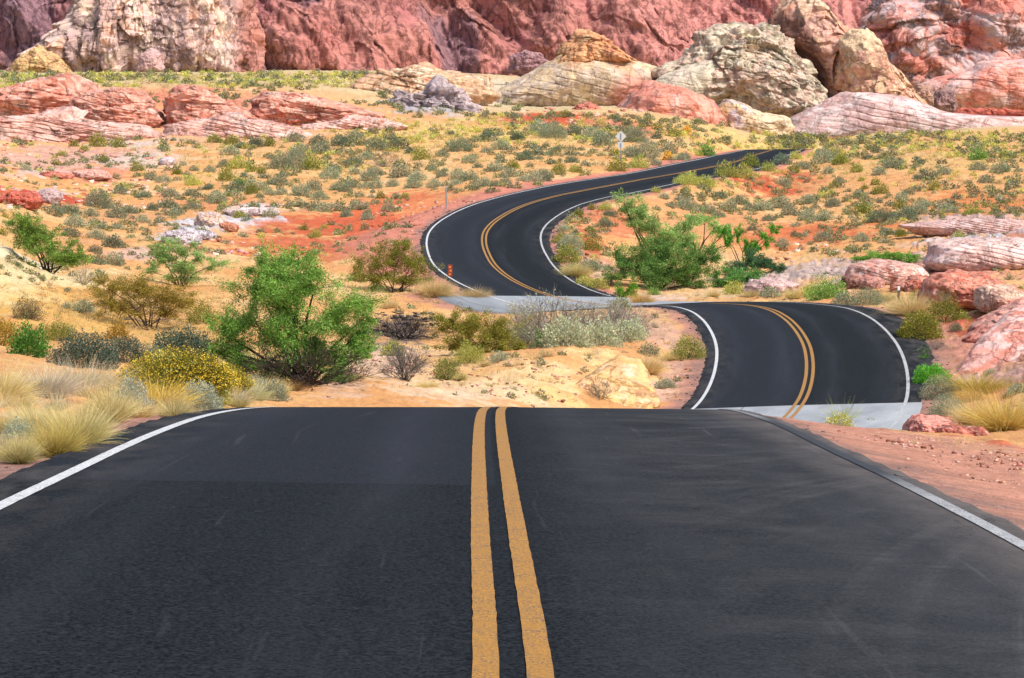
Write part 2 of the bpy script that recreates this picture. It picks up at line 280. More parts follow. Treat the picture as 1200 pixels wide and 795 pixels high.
# ------------------------------------------------------------------ the lie of the land: (u, v) seen at distance d
def col_(u, s): return [(u, float(p.split(':')[1]), float(p.split(':')[0])) for p in s.split()]
TP = []
for u, s in (
 (-320, '10:740 15:600 20:515 26:462 33:432 45:425 60:415 75:380 85:340 95:285 110:262 130:245 160:222 200:188 240:163 270:143 300:110 340:97 450:88 600:84 760:76'),
 (0, '13:690 15.5:588 19:540 24:480 28:457 33:442 45:441 58:421 70:396 80:366 88:332 95:300 105:284 120:264 140:240 165:218 200:188 235:170 262:155 280:128 300:105 340:97 450:88 600:84 760:76'),
 (60, '22:512 26:480 30:462 34:450 45:448 58:430 70:402 80:372 92:338 105:321 120:285 140:256 170:230 205:198 240:172 262:156 280:130 300:105 330:96 450:87 600:84'),
 (100, '19.5:542 22:508 26:484 30:469 34:457 45:458 58:436 70:406 80:380 92:346 105:320 120:295 140:266 170:236 205:200 240:173 262:156 280:130 300:105 330:96 450:87 600:84 760:76'),
 (180, '27:503 30:484 34:470 45:470 58:446 72:412 85:382 100:342 115:318 130:285 150:262 180:231 215:193 250:162 275:130 300:104 330:96 450:87'),
 (250, '31:481 36:480 45:482 60:457 72:426 85:386 100:350 115:318 130:290 150:263 180:230 215:190 250:162 275:130 300:103 330:96 450:87 600:84 760:76'),
 (330, '34:479 45:492 60:468 66:455 75:430 88:392 100:360 112:330 130:298 150:266 180:230 215:190 250:163 275:135 300:106 330:96 450:87'),
 (400, '34:480 45:502 60:472 66:453 75:426 88:400 100:376 110:352 120:326 130:303 140:282 160:255 190:220 220:190 250:160 275:140 300:115 340:96 450:88 600:84 760:76'),
 (500, '45:508 60:482 70:451 78:429 88:410 97:395 104:381 112:356 122:326 134:287 150:261 180:225 215:190 250:162 280:140 300:124 340:104 450:92 600:86 760:78'),
 (600, '45:512 60:492 67:472 74:442 79:419 86:414 97:396 107:374 113:362 165:226 172:215 190:204 215:185 245:165 270:147 290:139 330:126 450:104 600:92 760:80'),
 (700, '45:522 60:502 68:474 76:438 81:412 90:403 100:374 108:357 122:338 132:306 140:282 150:258 176:219 190:208 205:195 230:175 255:160 280:145 310:128 450:108 600:95 760:82'),
 (800, '60:509 72:479 80:430 90:391 97:366 104:359 113:352 120:343 130:312 145:277 165:247 185:230 215:190 240:173 265:158 290:145 330:132 450:112 600:98 760:84'),
 (900, '35:512 50:522 105:356 114:345 125:325 140:290 160:261 180:242 200:224 225:196 245:183 285:165 320:158 400:140 600:105 760:88'),
 (1000, '22:550 26:524 30:504 36:507 50:521 62:507 84:412 92:377 100:353 108:340 118:322 132:296 150:268 170:246 195:221 225:193 250:174 270:163 300:157 400:140 600:108 760:88'),
 (1100, '18:594 22:556 26:529 30:513 38:508 50:502 60:482 70:456 78:431 86:396 94:366 102:346 112:326 125:300 140:275 160:250 185:224 215:194 245:171 270:160 300:154 400:138 600:108 760:88'),
 (1200, '14.5:642 18:588 22:554 27:531 32:521 42:512 55:486 66:456 74:426 82:386 88:362 96:350 106:330 120:301 135:275 155:250 185:221 215:192 245:169 270:157 300:150 400:136 600:108 760:88'),
 (1520, '14:660 18:590 22:552 27:528 33:515 45:495 60:455 75:405 88:350 100:332 120:296 150:254 185:218 215:189 245:165 270:153 300:146 400:134 600:108 760:88')):
    TP += col_(u, s)
TP = np.array(TP); _X = np.c_[TP[:, 0]/260, np.log(TP[:, 2])*4.0]
_D = lambda A, B: np.sqrt(((A[:, None, :]-B[None, :, :])**2).sum(-1)+.05)
_n = len(_X); _M = np.zeros((_n+3, _n+3)); _M[:_n, :_n] = _D(_X, _X)+1e-3*np.eye(_n); _M[:_n, _n] = 1; _M[:_n, _n+1:] = _X; _M[_n:, :_n] = _M[:_n, _n:].T
_W = np.linalg.solve(_M, np.r_[TP[:, 1], 0, 0, 0])
def land_v(u, d):
    u = np.clip(u, -420, 1620); out = np.empty(len(u)); q = np.c_[u/260, np.log(d)*4.0]
    for c in range(0, len(u), 20000):
        qq = q[c:c+20000]; out[c:c+20000] = _D(qq, _X)@_W[:_n]+_W[_n]+qq@_W[_n+1:]
    return out
def ground(X, Y, full=False):
    """height of the ground at world X, Y; the road is cut into it"""
    X = np.asarray(X, float); Y = np.asarray(Y, float)
    dc = np.clip(Y, 11, 780); u = 600+F*X/dc
    z = (H0-land_v(u, dc))*dc/F
    j, t = nearest_road(X, Y)
    el, er = EDGE_L[j]+SLABX[j], EDGE_R[j]; edge = np.where(t < 0, el, er); a = np.abs(t); o = a-edge
    zr = road_z(j, np.clip(t, -el-1.2, er+1.2))
    zr = zr-np.where((Y < 50) & (t > 0), .13*np.clip(o-.1, 0, 3.5), 0)
    under = zr-.05-.14*sstep(.05, -.35, o)
    w = sstep(.9, 4.6, o)*(Y < 290)+sstep(.9, 9, o)*(Y >= 290)
    zz = under*(1-w)+z*w
    return (zz, j, t, o) if full else zz
def at(u, v, d): return np.array([(u-600)*d/F, d, (H0-v)*d/F])
_HD = np.exp(np.linspace(math.log(11), math.log(700), 2600)); _hc = {}
def hit(u, v, dmin=11):
    """the point of the ground first met along the line of sight of pixel u, v"""
    k = round(u/3)
    if k not in _hc: _hc[k] = H0-F*ground((k*3-600)*_HD/F, _HD)/_HD
    vv = _hc[k]; ok = np.nonzero((vv <= v) & (_HD >= dmin))[0]
    d = _HD[ok[0]] if len(ok) else 600.
    x = (u-600)*d/F
    return np.array([x, d, float(ground(np.array([x]), np.array([d]))[0])])
# ------------------------------------------------------------------ road, markings, concrete dips
M_ASPH = mat_asphalt(); M_GROUND = mat_ground(); M_CONC = mat_concrete()
M_WHITE = mat_paint('white_road_paint', (.62, .62, .61), .53, 1.0); M_WHITE2 = mat_paint('white_edge_paint', (.70, .70, .69), .50)
M_YEL = mat_paint('yellow_road_paint', (.44, .205, .022), .50)
def strip(i0, i1, offs, lift, ragged=0.0, drop=.0, seed=0):
    """a ribbon along the road; offs = list of lateral offsets, numbers or arrays over the samples"""
    m = 3; fi = np.linspace(i0, i1, (i1-i0)*m+1); V = []; UV = []
    ip = lambda A: np.interp(fi, np.arange(len(RC)), A)
    x, y, z, b, nx, ny, s = ip(RC[:, 0]), ip(RC[:, 1]), ip(RC[:, 2]), ip(RC[:, 3]), ip(RN[:, 0]), ip(RN[:, 1]), ip(RS)
    for k, o in enumerate(offs):
        o = ip(o) if isinstance(o, np.ndarray) else np.full(len(fi), float(o))
        if ragged and k in (0, 1, len(offs)-1, len(offs)-2):
            side = 0 if k < 2 else 9
            o = o+ragged*fbm(np.c_[s*(2.3 if ragged > .02 else 9), s*0+side, s*0+seed], 4, .65)
        dz = -drop if drop and k in (0, len(offs)-1) else 0
        if drop and k in (0, len(offs)-1): o = o+(.10 if k else -.10)
        V.append(np.c_[x+nx*o, y+ny*o, z+b*o-.006*abs(o)+lift+dz]); UV.append(np.c_[o, s])
    n, c = len(fi), len(offs)
    V = np.stack(V, 1).reshape(-1, 3); UV = np.stack(UV, 1).reshape(-1, 2)
    return V, gridfaces(n, c), UV
NR = len(RC)-1
mid = list(np.linspace(-3.1, 3.1, 13))
V, Fc, UV = strip(0, NR, [-EDGE_L, -EDGE_L]+mid+[EDGE_R, EDGE_R], 0, .07, .06)
road = tag(link('road', mesh('road', V, Fc, uv=UV, smooth=True), M_ASPH), 'black two lane asphalt road winding over crests and dips into the red desert', 'road', kind='structure')
def paint(name, i0, i1, o, w, mt, lift=.004, rag=.0035, seed=1):
    V, Fc, UV = strip(i0, i1, [o-w/2, o+w/2], lift, rag, 0, seed)
    return link(name, mesh(name, V, Fc, uv=UV), mt, road)
for o, w, k, mt in ((-3.0, .10, 'edge_line', M_WHITE2), (3.0, .10, 'edge_line', M_WHITE), (-.105, .105, 'centre_line', M_YEL), (.105, .105, 'centre_line', M_YEL)):
    paint(k, 0, NR, o, w, mt, .0065, seed=o)
def near_i(y, lo, hi): return lo+int(np.argmin(abs(RC[lo:hi, 1]-y)))
i_a, i_b = near_i(60.5, 0, len(RC)), near_i(72.6, 0, len(RC))
i_c, i_d = near_i(106.5, 250, len(RC)), near_i(115.2, 250, len(RC))
for i0, i1, lx_ in ((i_a, i_b, -3.95), (i_c, i_d, -5.5)):
    V, Fc, UV = strip(i0, i1, [lx_, lx_, -2, 0, 2, 3.45, 3.45], .004, 0, .25)
    sl = link('concrete_crossing', mesh('concrete_crossing', V, Fc, uv=UV), M_CONC)
    tag(sl, 'pale grey concrete wash crossing set flush in the dip of the road', 'road', kind='structure')
# ------------------------------------------------------------------ ground sheet
SAND, SANDP, RED, REDD = (240, 186, 120), (244, 206, 156), (214, 110, 70), (190, 74, 44)
PINK, PALE, STRAW, DIRT = (222, 160, 140), (214, 196, 190), (224, 184, 104), (206, 150, 128)
KG = .75; KR = .86
def tone(c):
    m = c.mean(1, keepdims=True); return np.clip((c*.84+m*.16)*[1.05, .955, .95]*KR, 0, .88)
#        u    v    ru  rv  colour            strength rock
PATCH = [
 (520, 160, 150, 20, (240, 196, 118), .8, 0), (430, 165, 60, 14, (236, 196, 120), .7, 0), (640, 165, 90, 14, (240, 200, 130), .6, 0),
 (480, 195, 120, 22, (246, 196, 134), .8, 0), (600, 180, 70, 20, (242, 186, 120), .7, 0),
 (300, 160, 110, 14, (232, 176, 140), .7, .3), (360, 196, 60, 16, (240, 190, 124), .7, 0),
 (390, 268, 120, 20, RED, 1, 0), (330, 262, 60, 14, RED, .9, 0), (440, 248, 60, 14, (226, 112, 66), 1, 0), (470, 262, 40, 18, (214, 96, 58), .9, 0),
 (400, 298, 60, 12, (206, 110, 72), .7, 0), (440, 270, 90, 26, (222, 106, 64), 1, 0), (350, 290, 110, 16, (218, 110, 70), .9, 0), (470, 236, 60, 12, (234, 128, 78), .9, 0), (250, 240, 90, 10, (230, 142, 92), .7, 0), (1130, 245, 100, 16, (226, 132, 76), .8, 0),
 (520, 236, 70, 8, (240, 150, 96), .8, 0),
 (90, 150, 120, 10, (238, 168, 140), .9, .9), (60, 190, 100, 26, (224, 170, 150), .9, .8), (40, 232, 50, 12, (204, 84, 58), 1, .9), (110, 206, 50, 14, (218, 130, 100), .8, .9),
 (160, 190, 60, 12, (224, 204, 190), .7, .8), (150, 170, 60, 6, (226, 206, 190), .8, .9), (45, 205, 30, 8, (222, 200, 196), .7, .9), (60, 228, 16, 8, PALE, .9, 1),
 (250, 262, 60, 16, (216, 208, 208), 1, 1), (215, 276, 26, 14, (206, 200, 204), 1, 1), (300, 245, 40, 6, (222, 208, 204), .9, .9), (150, 300, 40, 8, (220, 184, 172), .8, .7),
 (150, 256, 70, 10, (222, 160, 116), .6, 0), (100, 282, 60, 12, (206, 132, 88), .5, 0),
 (20, 330, 50, 40, (240, 214, 160), 1, .6), (55, 348, 40, 16, (240, 208, 140), 1, .5), (10, 295, 30, 14, (236, 218, 180), 1, .8), (0, 355, 60, 26, (240, 206, 140), 1, .4),
 (130, 378, 140, 24, (232, 180, 98), 1, 0), (90, 345, 40, 12, (234, 172, 92), .9, 0), (60, 395, 60, 12, (222, 158, 80), .8, 0), (230, 395, 60, 20, (226, 176, 100), .8, 0),
 (40, 470, 70, 14, (230, 146, 96), 1, 0), (90, 520, 60, 14, (216, 160, 120), .8, 0),
 (440, 425, 50, 30, (240, 200, 172), .9, 0), (400, 455, 60, 14, (238, 192, 156), .9, 0), (520, 462, 110, 16, (246, 210, 172), 1, 0), (480, 300, 14, 20, (226, 140, 110), .8, 0),
 (600, 455, 70, 16, (250, 216, 166), 1, .2), (640, 440, 60, 20, (250, 210, 150), 1, .5), (700, 430, 50, 22, (248, 206, 142), 1, .7), (650, 465, 40, 10, (246, 200, 132), 1, .6),
 (760, 460, 50, 18, (242, 196, 164), 1, 0), (800, 440, 30, 30, (230, 182, 160), .9, 0), (770, 395, 50, 22, (230, 182, 158), .8, 0), (740, 372, 40, 14, (226, 168, 130), .7, 0),
 (770, 350, 40, 8, (238, 204, 182), 1, 0), (470, 388, 46, 22, (120, 104, 96), .9, .3),
 (690, 285, 24, 20, (216, 108, 70), .9, 0), (720, 262, 60, 20, (220, 120, 82), .8, 0), (700, 320, 20, 18, (224, 186, 166), .7, 0), (640, 320, 12, 24, (200, 190, 170), .6, 0),
 (905, 219, 70, 14, (204, 84, 54), 1, 0), (940, 210, 40, 12, (208, 90, 58), 1, 0), (850, 265, 100, 24, (234, 160, 106), .8, 0), (960, 275, 90, 16, (222, 118, 70), .9, 0), (900, 285, 60, 12, (232, 134, 80), .9, 0),
 (1060, 225, 130, 34, (238, 172, 112), .9, 0), (1160, 235, 60, 16, (230, 140, 78), .9, 0), (1100, 190, 140, 12, (236, 188, 120), .7, 0), (1040, 265, 40, 10, (230, 130, 70), .8, 0), (1180, 170, 60, 12, (240, 184, 120), .8, 0),
 (1140, 262, 90, 10, (216, 176, 164), 1, .9), (1150, 290, 90, 18, (220, 198, 192), 1, 1), (1060, 315, 110, 20, (222, 176, 160), 1, .9), (930, 325, 80, 14, (218, 190, 178), 1, .8), (1130, 320, 60, 14, (222, 150, 124), 1, .9), (1180, 277, 40, 6, (206, 200, 206), .9, .8), (1180, 300, 60, 10, (230, 206, 196), .8, 1),
 (860, 342, 60, 8, (234, 196, 150), .9, 0), (1190, 278, 20, 4, (220, 140, 100), .9, 0), (1150, 345, 60, 14, (216, 140, 116), 1, .9),
 (1150, 415, 90, 40, (220, 150, 128), 1, 1), (1180, 378, 50, 20, (214, 110, 78), .9, 1), (1130, 440, 50, 16, (212, 170, 160), .9, 1), (1190, 440, 40, 20, (206, 160, 150), .9, 1), (1170, 405, 40, 6, (228, 204, 198), .8, 1),
 (1080, 490, 60, 16, (216, 112, 84), 1, .6), (1130, 505, 60, 10, (206, 84, 52), 1, .6), (1190, 525, 24, 12, (226, 108, 50), 1, .4), (1150, 470, 70, 14, (222, 150, 90), .8, 0),
 (250, 92, 330, 8, (222, 190, 140), .9, 0), (120, 120, 150, 16, (228, 140, 110), 1, 1), (330, 130, 120, 22, (228, 146, 116), 1, 1), (420, 140, 40, 12, (226, 150, 124), 1, .9), (180, 140, 160, 16, (232, 160, 130), .9, 1),
 (470, 100, 110, 16, (232, 206, 160), 1, .9), (505, 126, 56, 14, (186, 176, 180), 1, 1), (640, 140, 70, 8, (212, 96, 60), 1, .4), (735, 150, 60, 10, (222, 130, 100), .9, .5), (560, 110, 60, 20, (226, 204, 170), 1, .8),
 (1000, 163, 220, 7, (228, 196, 120), .8, 0)]
def make_ground():
    t1 = np.linspace(-.215, .215, 860); dt = t1[1]-t1[0]
    side = .215+np.cumsum(dt*1.16**np.arange(1, 30)); side = side[side < .62]
    T = np.r_[-side[::-1], t1, side]
    R = np.r_[np.linspace(-16, -4, 8), np.exp(np.linspace(math.log(12), math.log(330), 800))-15, np.exp(np.linspace(math.log(333), math.log(800), 70))-15]
    X = (T[None, :]*(R[:, None]+15)).ravel(); Y = np.repeat(R, len(T))
    Z, j, t, o = ground(X, Y, True)
    P = np.c_[X, Y, Z].astype(np.float32)
    n_lo = fbm(P*.16, 4); n_hi = fbm(P*.9+5, 4, .6)
    c = lin(SAND)[None, :]*np.ones((len(X), 1)); rock = np.zeros(len(X))
    k = sstep(-.1, .5, n_lo)[:, None]; c = c*(1-k*.55)+lin((232, 156, 94))*k*.55
    k = sstep(.05, .6, -n_lo+.3*n_hi)[:, None]; c = c*(1-k*.5)+lin(SANDP)*k*.5
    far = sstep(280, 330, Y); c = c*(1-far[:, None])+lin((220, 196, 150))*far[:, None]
    for (u, v, ru, rv, cc, s, rk) in PATCH:
        p = hit(u, v); d0, d1 = hit(u, v+rv)[1], hit(u, v-rv)[1]
        rx, ry = ru*p[1]/F, max(abs(d1-d0)/2, 1.2); cy = (d0+d1)/2
        sel = np.nonzero((abs(X-p[0]) < rx*1.7) & (abs(Y-cy) < ry*1.7))[0]
        if not len(sel): continue
        q = np.sqrt(((X[sel]-p[0])/rx)**2+((Y[sel]-cy)/ry)**2)+.5*n_hi[sel]+.35*n_lo[sel]
        m = (1-sstep(.55, 1.1, q))*s
        c[sel] = c[sel]*(1-m[:, None])+lin(cc)*m[:, None]; rock[sel] = np.maximum(rock[sel]*(1-m), rk*m)
    # gravel shoulder beside the asphalt; wider on the outside of the bend
    wid = np.interp(RS[j], [0, 34, 60, 110, 128, 140, 165, 190, 300], [1.3, 1.2, .9, .7, 3.2, 4.6, 3.6, 2.0, 1.0])
    wid = np.where(t < 0, wid, np.interp(RS[j], [0, 30, 50, 100, 300], [4.0, 3.6, 1.2, .9, .9]))
    m = (1-sstep(.6, 1.25, o/wid+.35*n_hi))[:, None]
    sc = np.where((RS[j] > 120)[:, None], lin((224, 142, 118)), lin((214, 152, 126)))
    c = c*(1-m)+sc*m; rock *= (1-m[:, 0])
    m = (1-sstep(.0, .8, o+.5*n_hi))[:, None]*.75; c = c*(1-m)+lin((150, 120, 112))*m
    # gravelly dirt has a slight greyness of its own
    g = sstep(.15, .7, fbm(P*2.4+9, 3, .6))[:, None]*.18; c = c*(1-g)+lin((168, 140, 124))*g
    # relief: ripples in sand, ledges in rock
    off = sstep(.1, 2.2, o)
    sz = np.clip(Y/90, .25, 2.6)
    bl = billow(P*np.array([.22, .22, .5])+3, 3, .42)
    led = np.abs(((P[:, 2]*1.5+.25*P[:, 0]+1.1*n_lo) % 1)-.5)*2
    Z = Z+off*(.10*n_lo*np.minimum(sz, 1)+.05*n_hi+.06*np.minimum(sz, 1)*fbm(P*2.7, 3))
    led2 = np.abs(((.55*P[:, 0]+.35*P[:, 1]+1.6*P[:, 2]+.8*n_lo) % 1)-.5)*2
    Z = Z+off*rock*np.minimum(sz, 1.6)*(.20*(bl-.55)+.10*(led-.5)+.16*(sstep(.2, .5, led2)-.5)*(X > 5))
    Z = Z+off*rock*.22*(led-.5)*(Y > 58)*(Y < 86)*(X < 5)*(X > -6)
    V = np.c_[X, Y, Z]
    m_ = c.mean(1, keepdims=True); c = c*.97+m_*.03*np.array([1.1, 1.0, .9])
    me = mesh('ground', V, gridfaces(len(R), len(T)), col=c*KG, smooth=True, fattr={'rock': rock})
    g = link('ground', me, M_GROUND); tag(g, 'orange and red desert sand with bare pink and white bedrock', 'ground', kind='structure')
    return g
GROUND = make_ground()
# ------------------------------------------------------------------ rock formations
def rockmat(): return M_ROCK
M_ROCK = mat_rock('sandstone', 1.0, .25, .026, .66); M_ROCKN = mat_rock('near_sandstone', 3.0, .35, .025, .62); M_CLIFF = mat_rock('cliff_rock', .55, .35, .035, .5)
def recolour(P, cols, sc=.1, seed=0, sharp=.35):
    """blend a list of rock colours over world space by noise"""
    n = fbm(np.asarray(P)*sc+seed*7.7, 4, .55); f = np.clip((n+.75)/1.5, 0, .999)*(len(cols)-1)
    k = f.astype(int); a = sstep(.5-sharp, .5+sharp, f-k)[:, None]
    L = np.array([lin(c) for c in cols]); return (L[k]*(1-a)+L[np.minimum(k+1, len(cols)-1)]*a)
def lump(name, label, pix, d, cols, thick=.6, amp=.10, bsc=.22, cat='rock', seed=1, flat=2.2, stripes=None, parts=None, nphi=220, nrho=64, vstretch=(1, 1, 1), fq=4.5, groove=1.0, pits=0, blocks=1.0, mat=None, group=None, cfun=None, link_=True, lean=0):
    """a rock body from its outline: rounded front and back, then worn by creased noise"""
    O = np.array([at(u, v, d) for u, v in pix]); c = O.mean(0); o2 = (O-c)[:, [0, 2]]
    if o2[0].size and np.sum(o2[:, 0]*np.roll(o2[:, 1], -1)-np.roll(o2[:, 0], -1)*o2[:, 1]) < 0: o2 = o2[::-1]
    # outline resampled by arc length, softened
    q = np.vstack([o2, o2[:1]]); s = np.r_[0, np.cumsum(np.linalg.norm(np.diff(q, axis=0), axis=1))]
    ss = np.linspace(0, s[-1], nphi, endpoint=False); B = np.c_[np.interp(ss, s, q[:, 0]), np.interp(ss, s, q[:, 1])]
    for _ in range(3): B = .25*np.roll(B, 1, 0)+.5*B+.25*np.roll(B, -1, 0)
    size = (o2[:, 0].max()-o2[:, 0].min()); hgt = o2[:, 1].max()-o2[:, 1].min(); T = thick*min(size, hgt*1.6)
    rho = np.linspace(0, 1, nrho)**.8; rho = 1-(1-rho)**1.15
    rows = []
    for sgn in (-1, 1):
        for r in (rho if sgn < 0 else rho[::-1][1:]):
            y = sgn*T*(1-r**flat)**(1/flat)
            zz = B*r
            rows.append(np.c_[zz[:, 0], y+lean*zz[:, 1]*1.0+np.zeros(nphi), zz[:, 1]])
    V = np.vstack(rows)+c; nr = len(rows)
    dirv = V-c; dirv = dirv/np.maximum(np.linalg.norm(dirv, axis=1), 1e-6)[:, None]; dirv[:, 1] *= 1.2
    st = np.array(vstretch)*fq/size; sm = V*st+seed*13.1
    b = billow(sm, 5, .43)-.55; b2 = fbm(sm*.5+3.3, 3, .5); Zs = V[:, 2]+.2*V[:, 0]
    gr = np.abs(((Zs*(9/hgt)+.7*b2+.15*b) % 1)-.5)*2; gr = -np.exp(-((1-gr)/.16)**2)
    V = V+dirv*size*(amp*(.30*b+.45*b2)+.009*groove*gr+blocks*amp*(.26*facet(V*np.array(vstretch)*[1, 1, 1.5]*fq*.8/size+seed)+.10*facet(V*[1, 1, 1.6]*fq*2.2/size+seed*2)))[:, None]
    if pits: pb = perlin(V*26/size+5); V = V-dirv*size*(.02*pits*sstep(.15, .6, pb))[:, None]; b = b-sstep(.15, .6, pb)*2
    i = np.arange(nr-1)[:, None]*nphi+np.arange(nphi)[None, :]; j = np.arange(nr-1)[:, None]*nphi+(np.arange(nphi)[None, :]+1) % nphi
    Fc = np.stack([i, j, j+nphi, i+nphi], -1).reshape(-1, 4)
    col = recolour(V, cols, .9/size*6, seed)
    if stripes:
        cc, k, tilt, w = stripes
        ph = (V[:, 2]+tilt*V[:, 0])*k+1.2*fbm(V*.15+seed, 3); m = sstep(1-w, 1, np.abs((ph % 2)-1))[:, None]*.75
        col = col*(1-m)+lin(cc)*m
    if cfun is not None: col = cfun(V, V-c, col, b)
    me = mesh(name, V, Fc, col=tone(col), smooth=True)
    if not link_: return me
    ob = link(name, me, mat or M_ROCK); tag(ob, label, cat, group); return ob
def mountain(name, label, prof, d0, slope, cols, amp, bsc, seed, nu=900, nv=150, du=(-500, 1700), top=-120, base=None, cfun=None):
    """a cliff wall: a leaning sheet worn into buttresses and gullies"""
    us = np.r_[np.linspace(du[0], -30, nu//6, endpoint=False), np.linspace(-30, 1230, nu), np.linspace(1240, du[1], nu//6)] if du[0] < -100 else np.linspace(du[0], du[1], nu)
    base = base or (lambda u: 96+0*u)
    xb = (us-600)*d0/F; zb = (H0-base(us))*d0/F-4; ht = (base(us)-top)*d0/F+4
    tt = np.linspace(0, 1, nv)
    X = np.repeat(xb[None, :], nv, 0); Zh = tt[:, None]*ht[None, :]; Y = d0+Zh*slope; Z = zb[None, :]+Zh
    P = np.stack([X, Y, Z], -1).reshape(-1, 3); Q = P.copy(); Q[:, 0] += .45*P[:, 2]
    big = fbm(Q*np.array([1, .4, .25])*bsc*.4+seed, 3, .45)
    cols = [tuple(int(x*.84) for x in q_) for q_ in cols]
    b = billow(Q*np.array([1, 1, .34])*bsc+seed*3, 4, .40)-.6+.10*(billow(Q*np.array([.35, .35, .22])+9, 3, .5)-.6)
    fb = .5*facet(Q*np.array([.10, .10, .036])+seed)+.2*facet(Q*np.array([.26, .2, .12])+seed*2)
    Yd = -(big*amp*1.5+b*amp*.6+fb*amp*.42)
    P[:, 1] += Yd; P[:, 2] += .35*b*amp
    # back of the wall, so that it has depth
    bk = np.stack([xb, np.full(len(xb), d0+ht.max()*slope+60), zb+ht*.8], -1)
    P = np.vstack([P, bk]); n = len(us)
    col = recolour(P, cols, bsc*.22, seed, .4)
    bb = np.r_[b, np.zeros(n)]; bg = np.r_[big, np.zeros(n)]
    if cfun is not None: col = cfun(P, bb, bg, col)
    me = mesh(name, P, gridfaces(nv+1, n), col=tone(col), smooth=True)
    return link(name, me, M_CLIFF)
def mcol(P, b, big, col):
    x = 600+P[:, 0]*F/P[:, 1]
    k = (1-sstep(-50, 330, x))[:, None]*.55; col = col*(1-k)+lin((160, 122, 136))*k            # the western cliff is darker purple rock
    k = (sstep(640, 900, x)*.5)[:, None]; col = col*(1-k)+lin((226, 150, 140))*k
    k = (sstep(.0, .5, fbm(P*np.array([.06, .03, .02])+4, 4))*(1-sstep(540, 700, x)))[:, None]*.75; col = col*(1-k)+lin((140, 112, 124))*k
    return col
mt = mountain('mountain', '', None, 640, .75, [(208, 130, 122), (230, 142, 128), (236, 156, 140), (212, 132, 128), (182, 120, 124)], 8.0, .052, 5, cfun=mcol)
tag(mt, 'dark red and purple sandstone mountain wall with deep gullies', 'mountain', kind='structure')
def striate(cc, k, w=.3):
    return (cc, k, .15, w)
# cream and orange buttresses at the foot of the mountain
def ccol(V, R, col, b):
    m = sstep(.25, .75, fbm(V*np.array([.09, .1, .03])+2, 4)+.3)[:, None]*.6; col = col*(1-m)+lin((176, 150, 150))*m
    x = 600+V[:, 0]*F/V[:, 1]; m = (sstep(262, 290, x-.12*(V[:, 2]-26)*3))[:, None]*.7; return col*(1-m)+lin((196, 110, 92))*m
lump('rock_buttress', 'tall cream and orange rock buttress split by dark diagonal clefts below the purple mountain', [(14, 96), (40, 66), (66, 46), (96, 20), (112, -20), (150, -60), (210, -70), (262, -50), (282, -10), (286, 28), (294, 62), (296, 98), (150, 104)], 575, [(246, 216, 184), (244, 194, 158), (236, 204, 190), (246, 218, 186), (232, 196, 184)], (.35), .11, .12, seed=2, flat=3, fq=8, groove=.4, vstretch=(1.5, 1, .4), cfun=ccol, nphi=420, nrho=170, mat=M_CLIFF, lean=.25)
lump('rock_knoll', 'low yellow sandstone knoll in front of the cream buttress', [(10, 92), (24, 70), (45, 57), (62, 64), (84, 84), (88, 94)], 545, [(236, 208, 130), (228, 186, 120), (210, 170, 120)], .6, .12, .3, seed=3)
lump('boulder', 'rounded pale pink boulder at the foot of the cream buttress', [(160, 86), (164, 66), (178, 57), (190, 64), (192, 84), (176, 92)], 548, [(226, 188, 180), (214, 170, 164)], .8, .1, .3, seed=4)
lump('boulder', 'two-lobed pinkish grey boulder on the ridge beside the pale dome', [(598, 84), (600, 66), (614, 60), (630, 64), (642, 72), (640, 86), (616, 90)], 470, [(186, 146, 148), (170, 126, 130)], .7, .14, .3, seed=5)
# pale dome with its cap
def dcol(V, R, col, b):
    u = 600+V[:, 0]*F/V[:, 1]; v = H0-V[:, 2]*F/V[:, 1]
    m = ((1-sstep(60, 80, v+14*fbm(V*.2)))[:, None]); col = col*(1-m)+recolour(V, [(232, 196, 130), (226, 170, 110), (206, 140, 90)], .3, 3)*m
    m = (sstep(96, 120, v+.10*(u-640)+10*fbm(V*.3+4))*sstep(690, 740, u))[:, None]; return col*(1-m)+lin((222, 138, 118))*m
lump('rock_dome', 'smooth pale cream sandstone dome with an orange knob on its summit', [(520, 146), (556, 118), (596, 100), (640, 76), (664, 64), (700, 62), (730, 66), (750, 74), (770, 80), (778, 104), (772, 130), (700, 146), (600, 152)], 345, [(222, 208, 172), (228, 206, 160), (216, 196, 170), (226, 200, 150)], .55, .05, .16, groove=.35, blocks=.35, seed=6, stripes=((206, 178, 140), .9, .25, .22), cfun=dcol, nphi=300, nrho=110, flat=2)
lump('rock_summit', 'orange sandstone knob crowning the pale dome', [(648, 80), (664, 56), (678, 44), (694, 39), (710, 44), (724, 58), (750, 78), (700, 88)], 344, [(236, 190, 130), (232, 168, 108), (206, 140, 96)], .8, .13, .5, seed=7)
lump('rock_dome', 'salmon red sandstone dome behind the diamond sign', [(708, 166), (722, 134), (738, 112), (764, 98), (790, 102), (812, 110), (836, 120), (850, 142), (858, 168), (780, 178)], 318, [(244, 168, 140), (240, 150, 120), (246, 186, 164)], .7, .07, .3, groove=.35, blocks=.35, seed=8, stripes=((236, 176, 158), 1.2, .2, .2))
lump('rock', 'small red boulder broken at the foot of the pale dome', [(668, 140), (676, 124), (690, 120), (704, 128), (712, 142), (690, 148)], 312, [(224, 126, 100), (230, 150, 120)], .7, .14, .6, seed=18)
lump('rock_slab', 'white and yellow rock hump where the road vanishes', [(840, 172), (838, 130), (850, 115), (866, 120), (890, 132), (924, 138), (930, 150), (924, 174), (880, 176)], 322, [(206, 204, 212), (222, 206, 196), (238, 206, 146), (238, 210, 150)], .5, .06, .3, seed=9, cfun=lambda V, R, col, b: (lambda m: col*(1-m)+lin((240, 214, 168))*m)(sstep(868, 890, 600+V[:, 0]*F/V[:, 1])[:, None]*.85))
